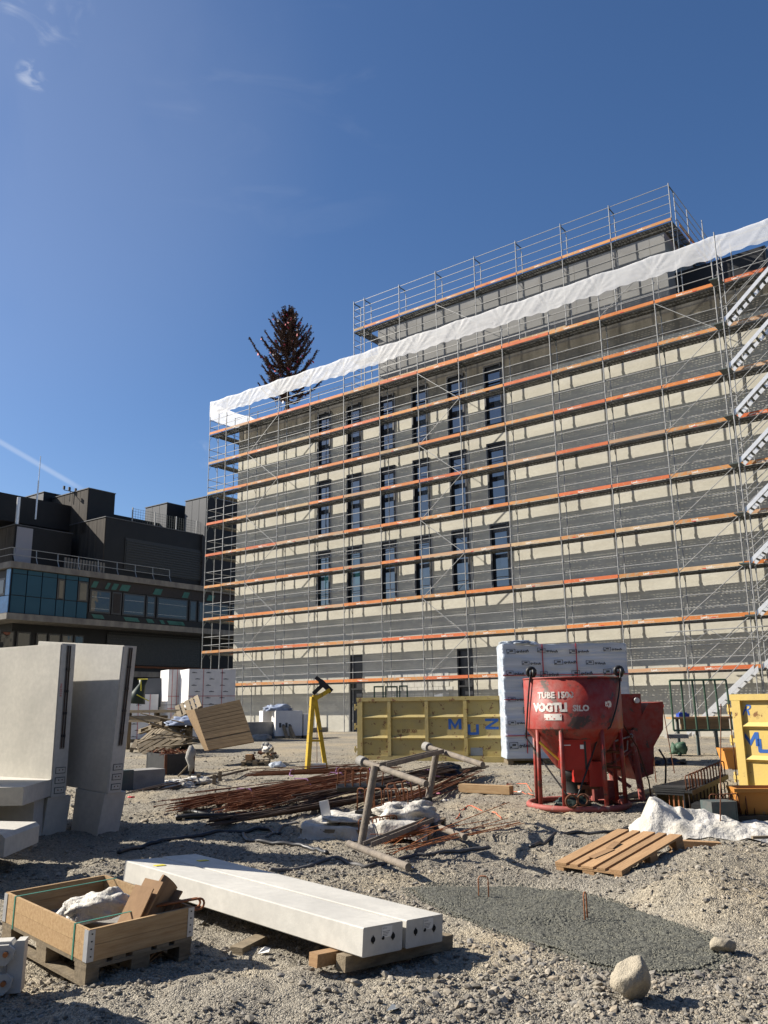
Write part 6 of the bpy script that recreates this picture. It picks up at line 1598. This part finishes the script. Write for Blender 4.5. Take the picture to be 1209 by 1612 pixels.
# white sheet lying on the ground at the right
wsM = pose(G(1000, 1318), R(-10))
def crumple(w_, d_, nx_=90, ny_=50):
    vs = []; mb = MB()
    for j_ in range(ny_):
        for i_ in range(nx_):
            u, v = i_/(nx_-1), j_/(ny_-1)
            e = min(u, 1-u, v, 1-v)
            x = w_*u+.10*float(vnoise(v*3, u*3, 1.5, 4))*(1 if e < .2 else .3); y = d_*v+.14*float(vnoise(u*5, v*2, 1.6, 5))
            ridge = abs(float(vnoise(x*1.0, y, 2.6, 11)))+.5*abs(float(vnoise(x, y, 6, 12)))
            h_ = .02+.30*math.exp(-((u-.16)/.16)**2-((v-.55)/.42)**2)+.16*math.exp(-((u-.45)/.25)**2-((v-.6)/.4)**2)+.08*math.exp(-((u-.85)/.2)**2)
            h_ = h_*(.75+.9*(.5-ridge))*min(1, e*7)+.03*(.5-ridge)
            wp = wsM @ Vector((x, y, 0)); vs.append((x, y, h_+GZ(wp.x, wp.y)-wsM.translation.z+.012))
    mb.add(vs, [(j_*nx_+i_, j_*nx_+i_+1, (j_+1)*nx_+i_+1, (j_+1)*nx_+i_) for j_ in range(ny_-1) for i_ in range(nx_-1)]); return mb
single('plastic_sheet', crumple(1.95, .95), 'white_sack', 'large crumpled white sack sheet on the ground behind the tilted pallet', 'sheet', M=wsM, smooth=True)
# workbench and green barrier
A = G(1062, 1166); B = G(1150, 1165)
gb = thing('green_barrier', 'green steel barrier frame standing in front of the scaffold stairs', 'barrier', M=pose((D(1061, 1152, 24).x, 24, .05), R(-3)))
w_ = D(1149, 1152, 24).x-D(1061, 1152, 24).x; zt_ = D(1061, 1071, 24).z-.05; zb_ = D(1061, 1150, 24).z-.05
for k in range(6): part('bar', MB().tube((w_*k/5+.03*k*.3, 0, zb_), (w_*k/5, 0, zt_), .028, 6), 'green_steel', gb)
for z in (zt_, zb_): part('rail', MB().tube((0, 0, z), (w_, 0, z), .028, 6), 'green_steel', gb)
part('foot', MB().box(-.2, .3, -.3, .3, zb_-.2, zb_-.1), 'concrete_old', gb)
wb = thing('workbench', 'wooden workbench with clutter behind the green barrier', 'workbench', M=pose((D(1066, 1130, 25.5).x, 25.5, .05), R(-2)))
w_ = 1.9; zt_ = D(1066, 1129, 25.5).z-.05
part('table_top', MB().box(-.1, w_, 0, .8, zt_-.06, zt_), 'wood_pallet', wb); part('drawer_front', MB().box(.1, w_-.4, .02, .1, zt_-.38, zt_-.061), 'wood_board_panel', wb)
for x in (.0, .55, 1.1, w_-.1): part('leg', MB().box(x, x+.07, .1, .2, 0, zt_-.061), 'dull_steel', wb)
single('blue_crate', MB().box(0, .3, 0, .3, 0, .10).box(.05, .25, .05, .25, .101, .13), 'blue_sheet', 'small blue box on the workbench behind the green barrier', 'box', M=wb.matrix_world @ Matrix.Translation((.12, .2, zt_+.002)))
single('bag', sack(.2, .2, .3, 81, .1, 24, .3), 'plastic_film', 'clear plastic bag hanging at the right of the workbench', 'bag', M=wb.matrix_world @ Matrix.Translation((w_-.15, -.1, zt_-.75)), smooth=True)
single('rope_coil', sack(.2, .2, .28, 82, .1, 24, .5), 'green_steel', 'green tangle at the left foot of the workbench', 'rope', M=wb.matrix_world @ Matrix.Translation((-.05, .0, 0.05)), smooth=True)
A = G(990, 1206)
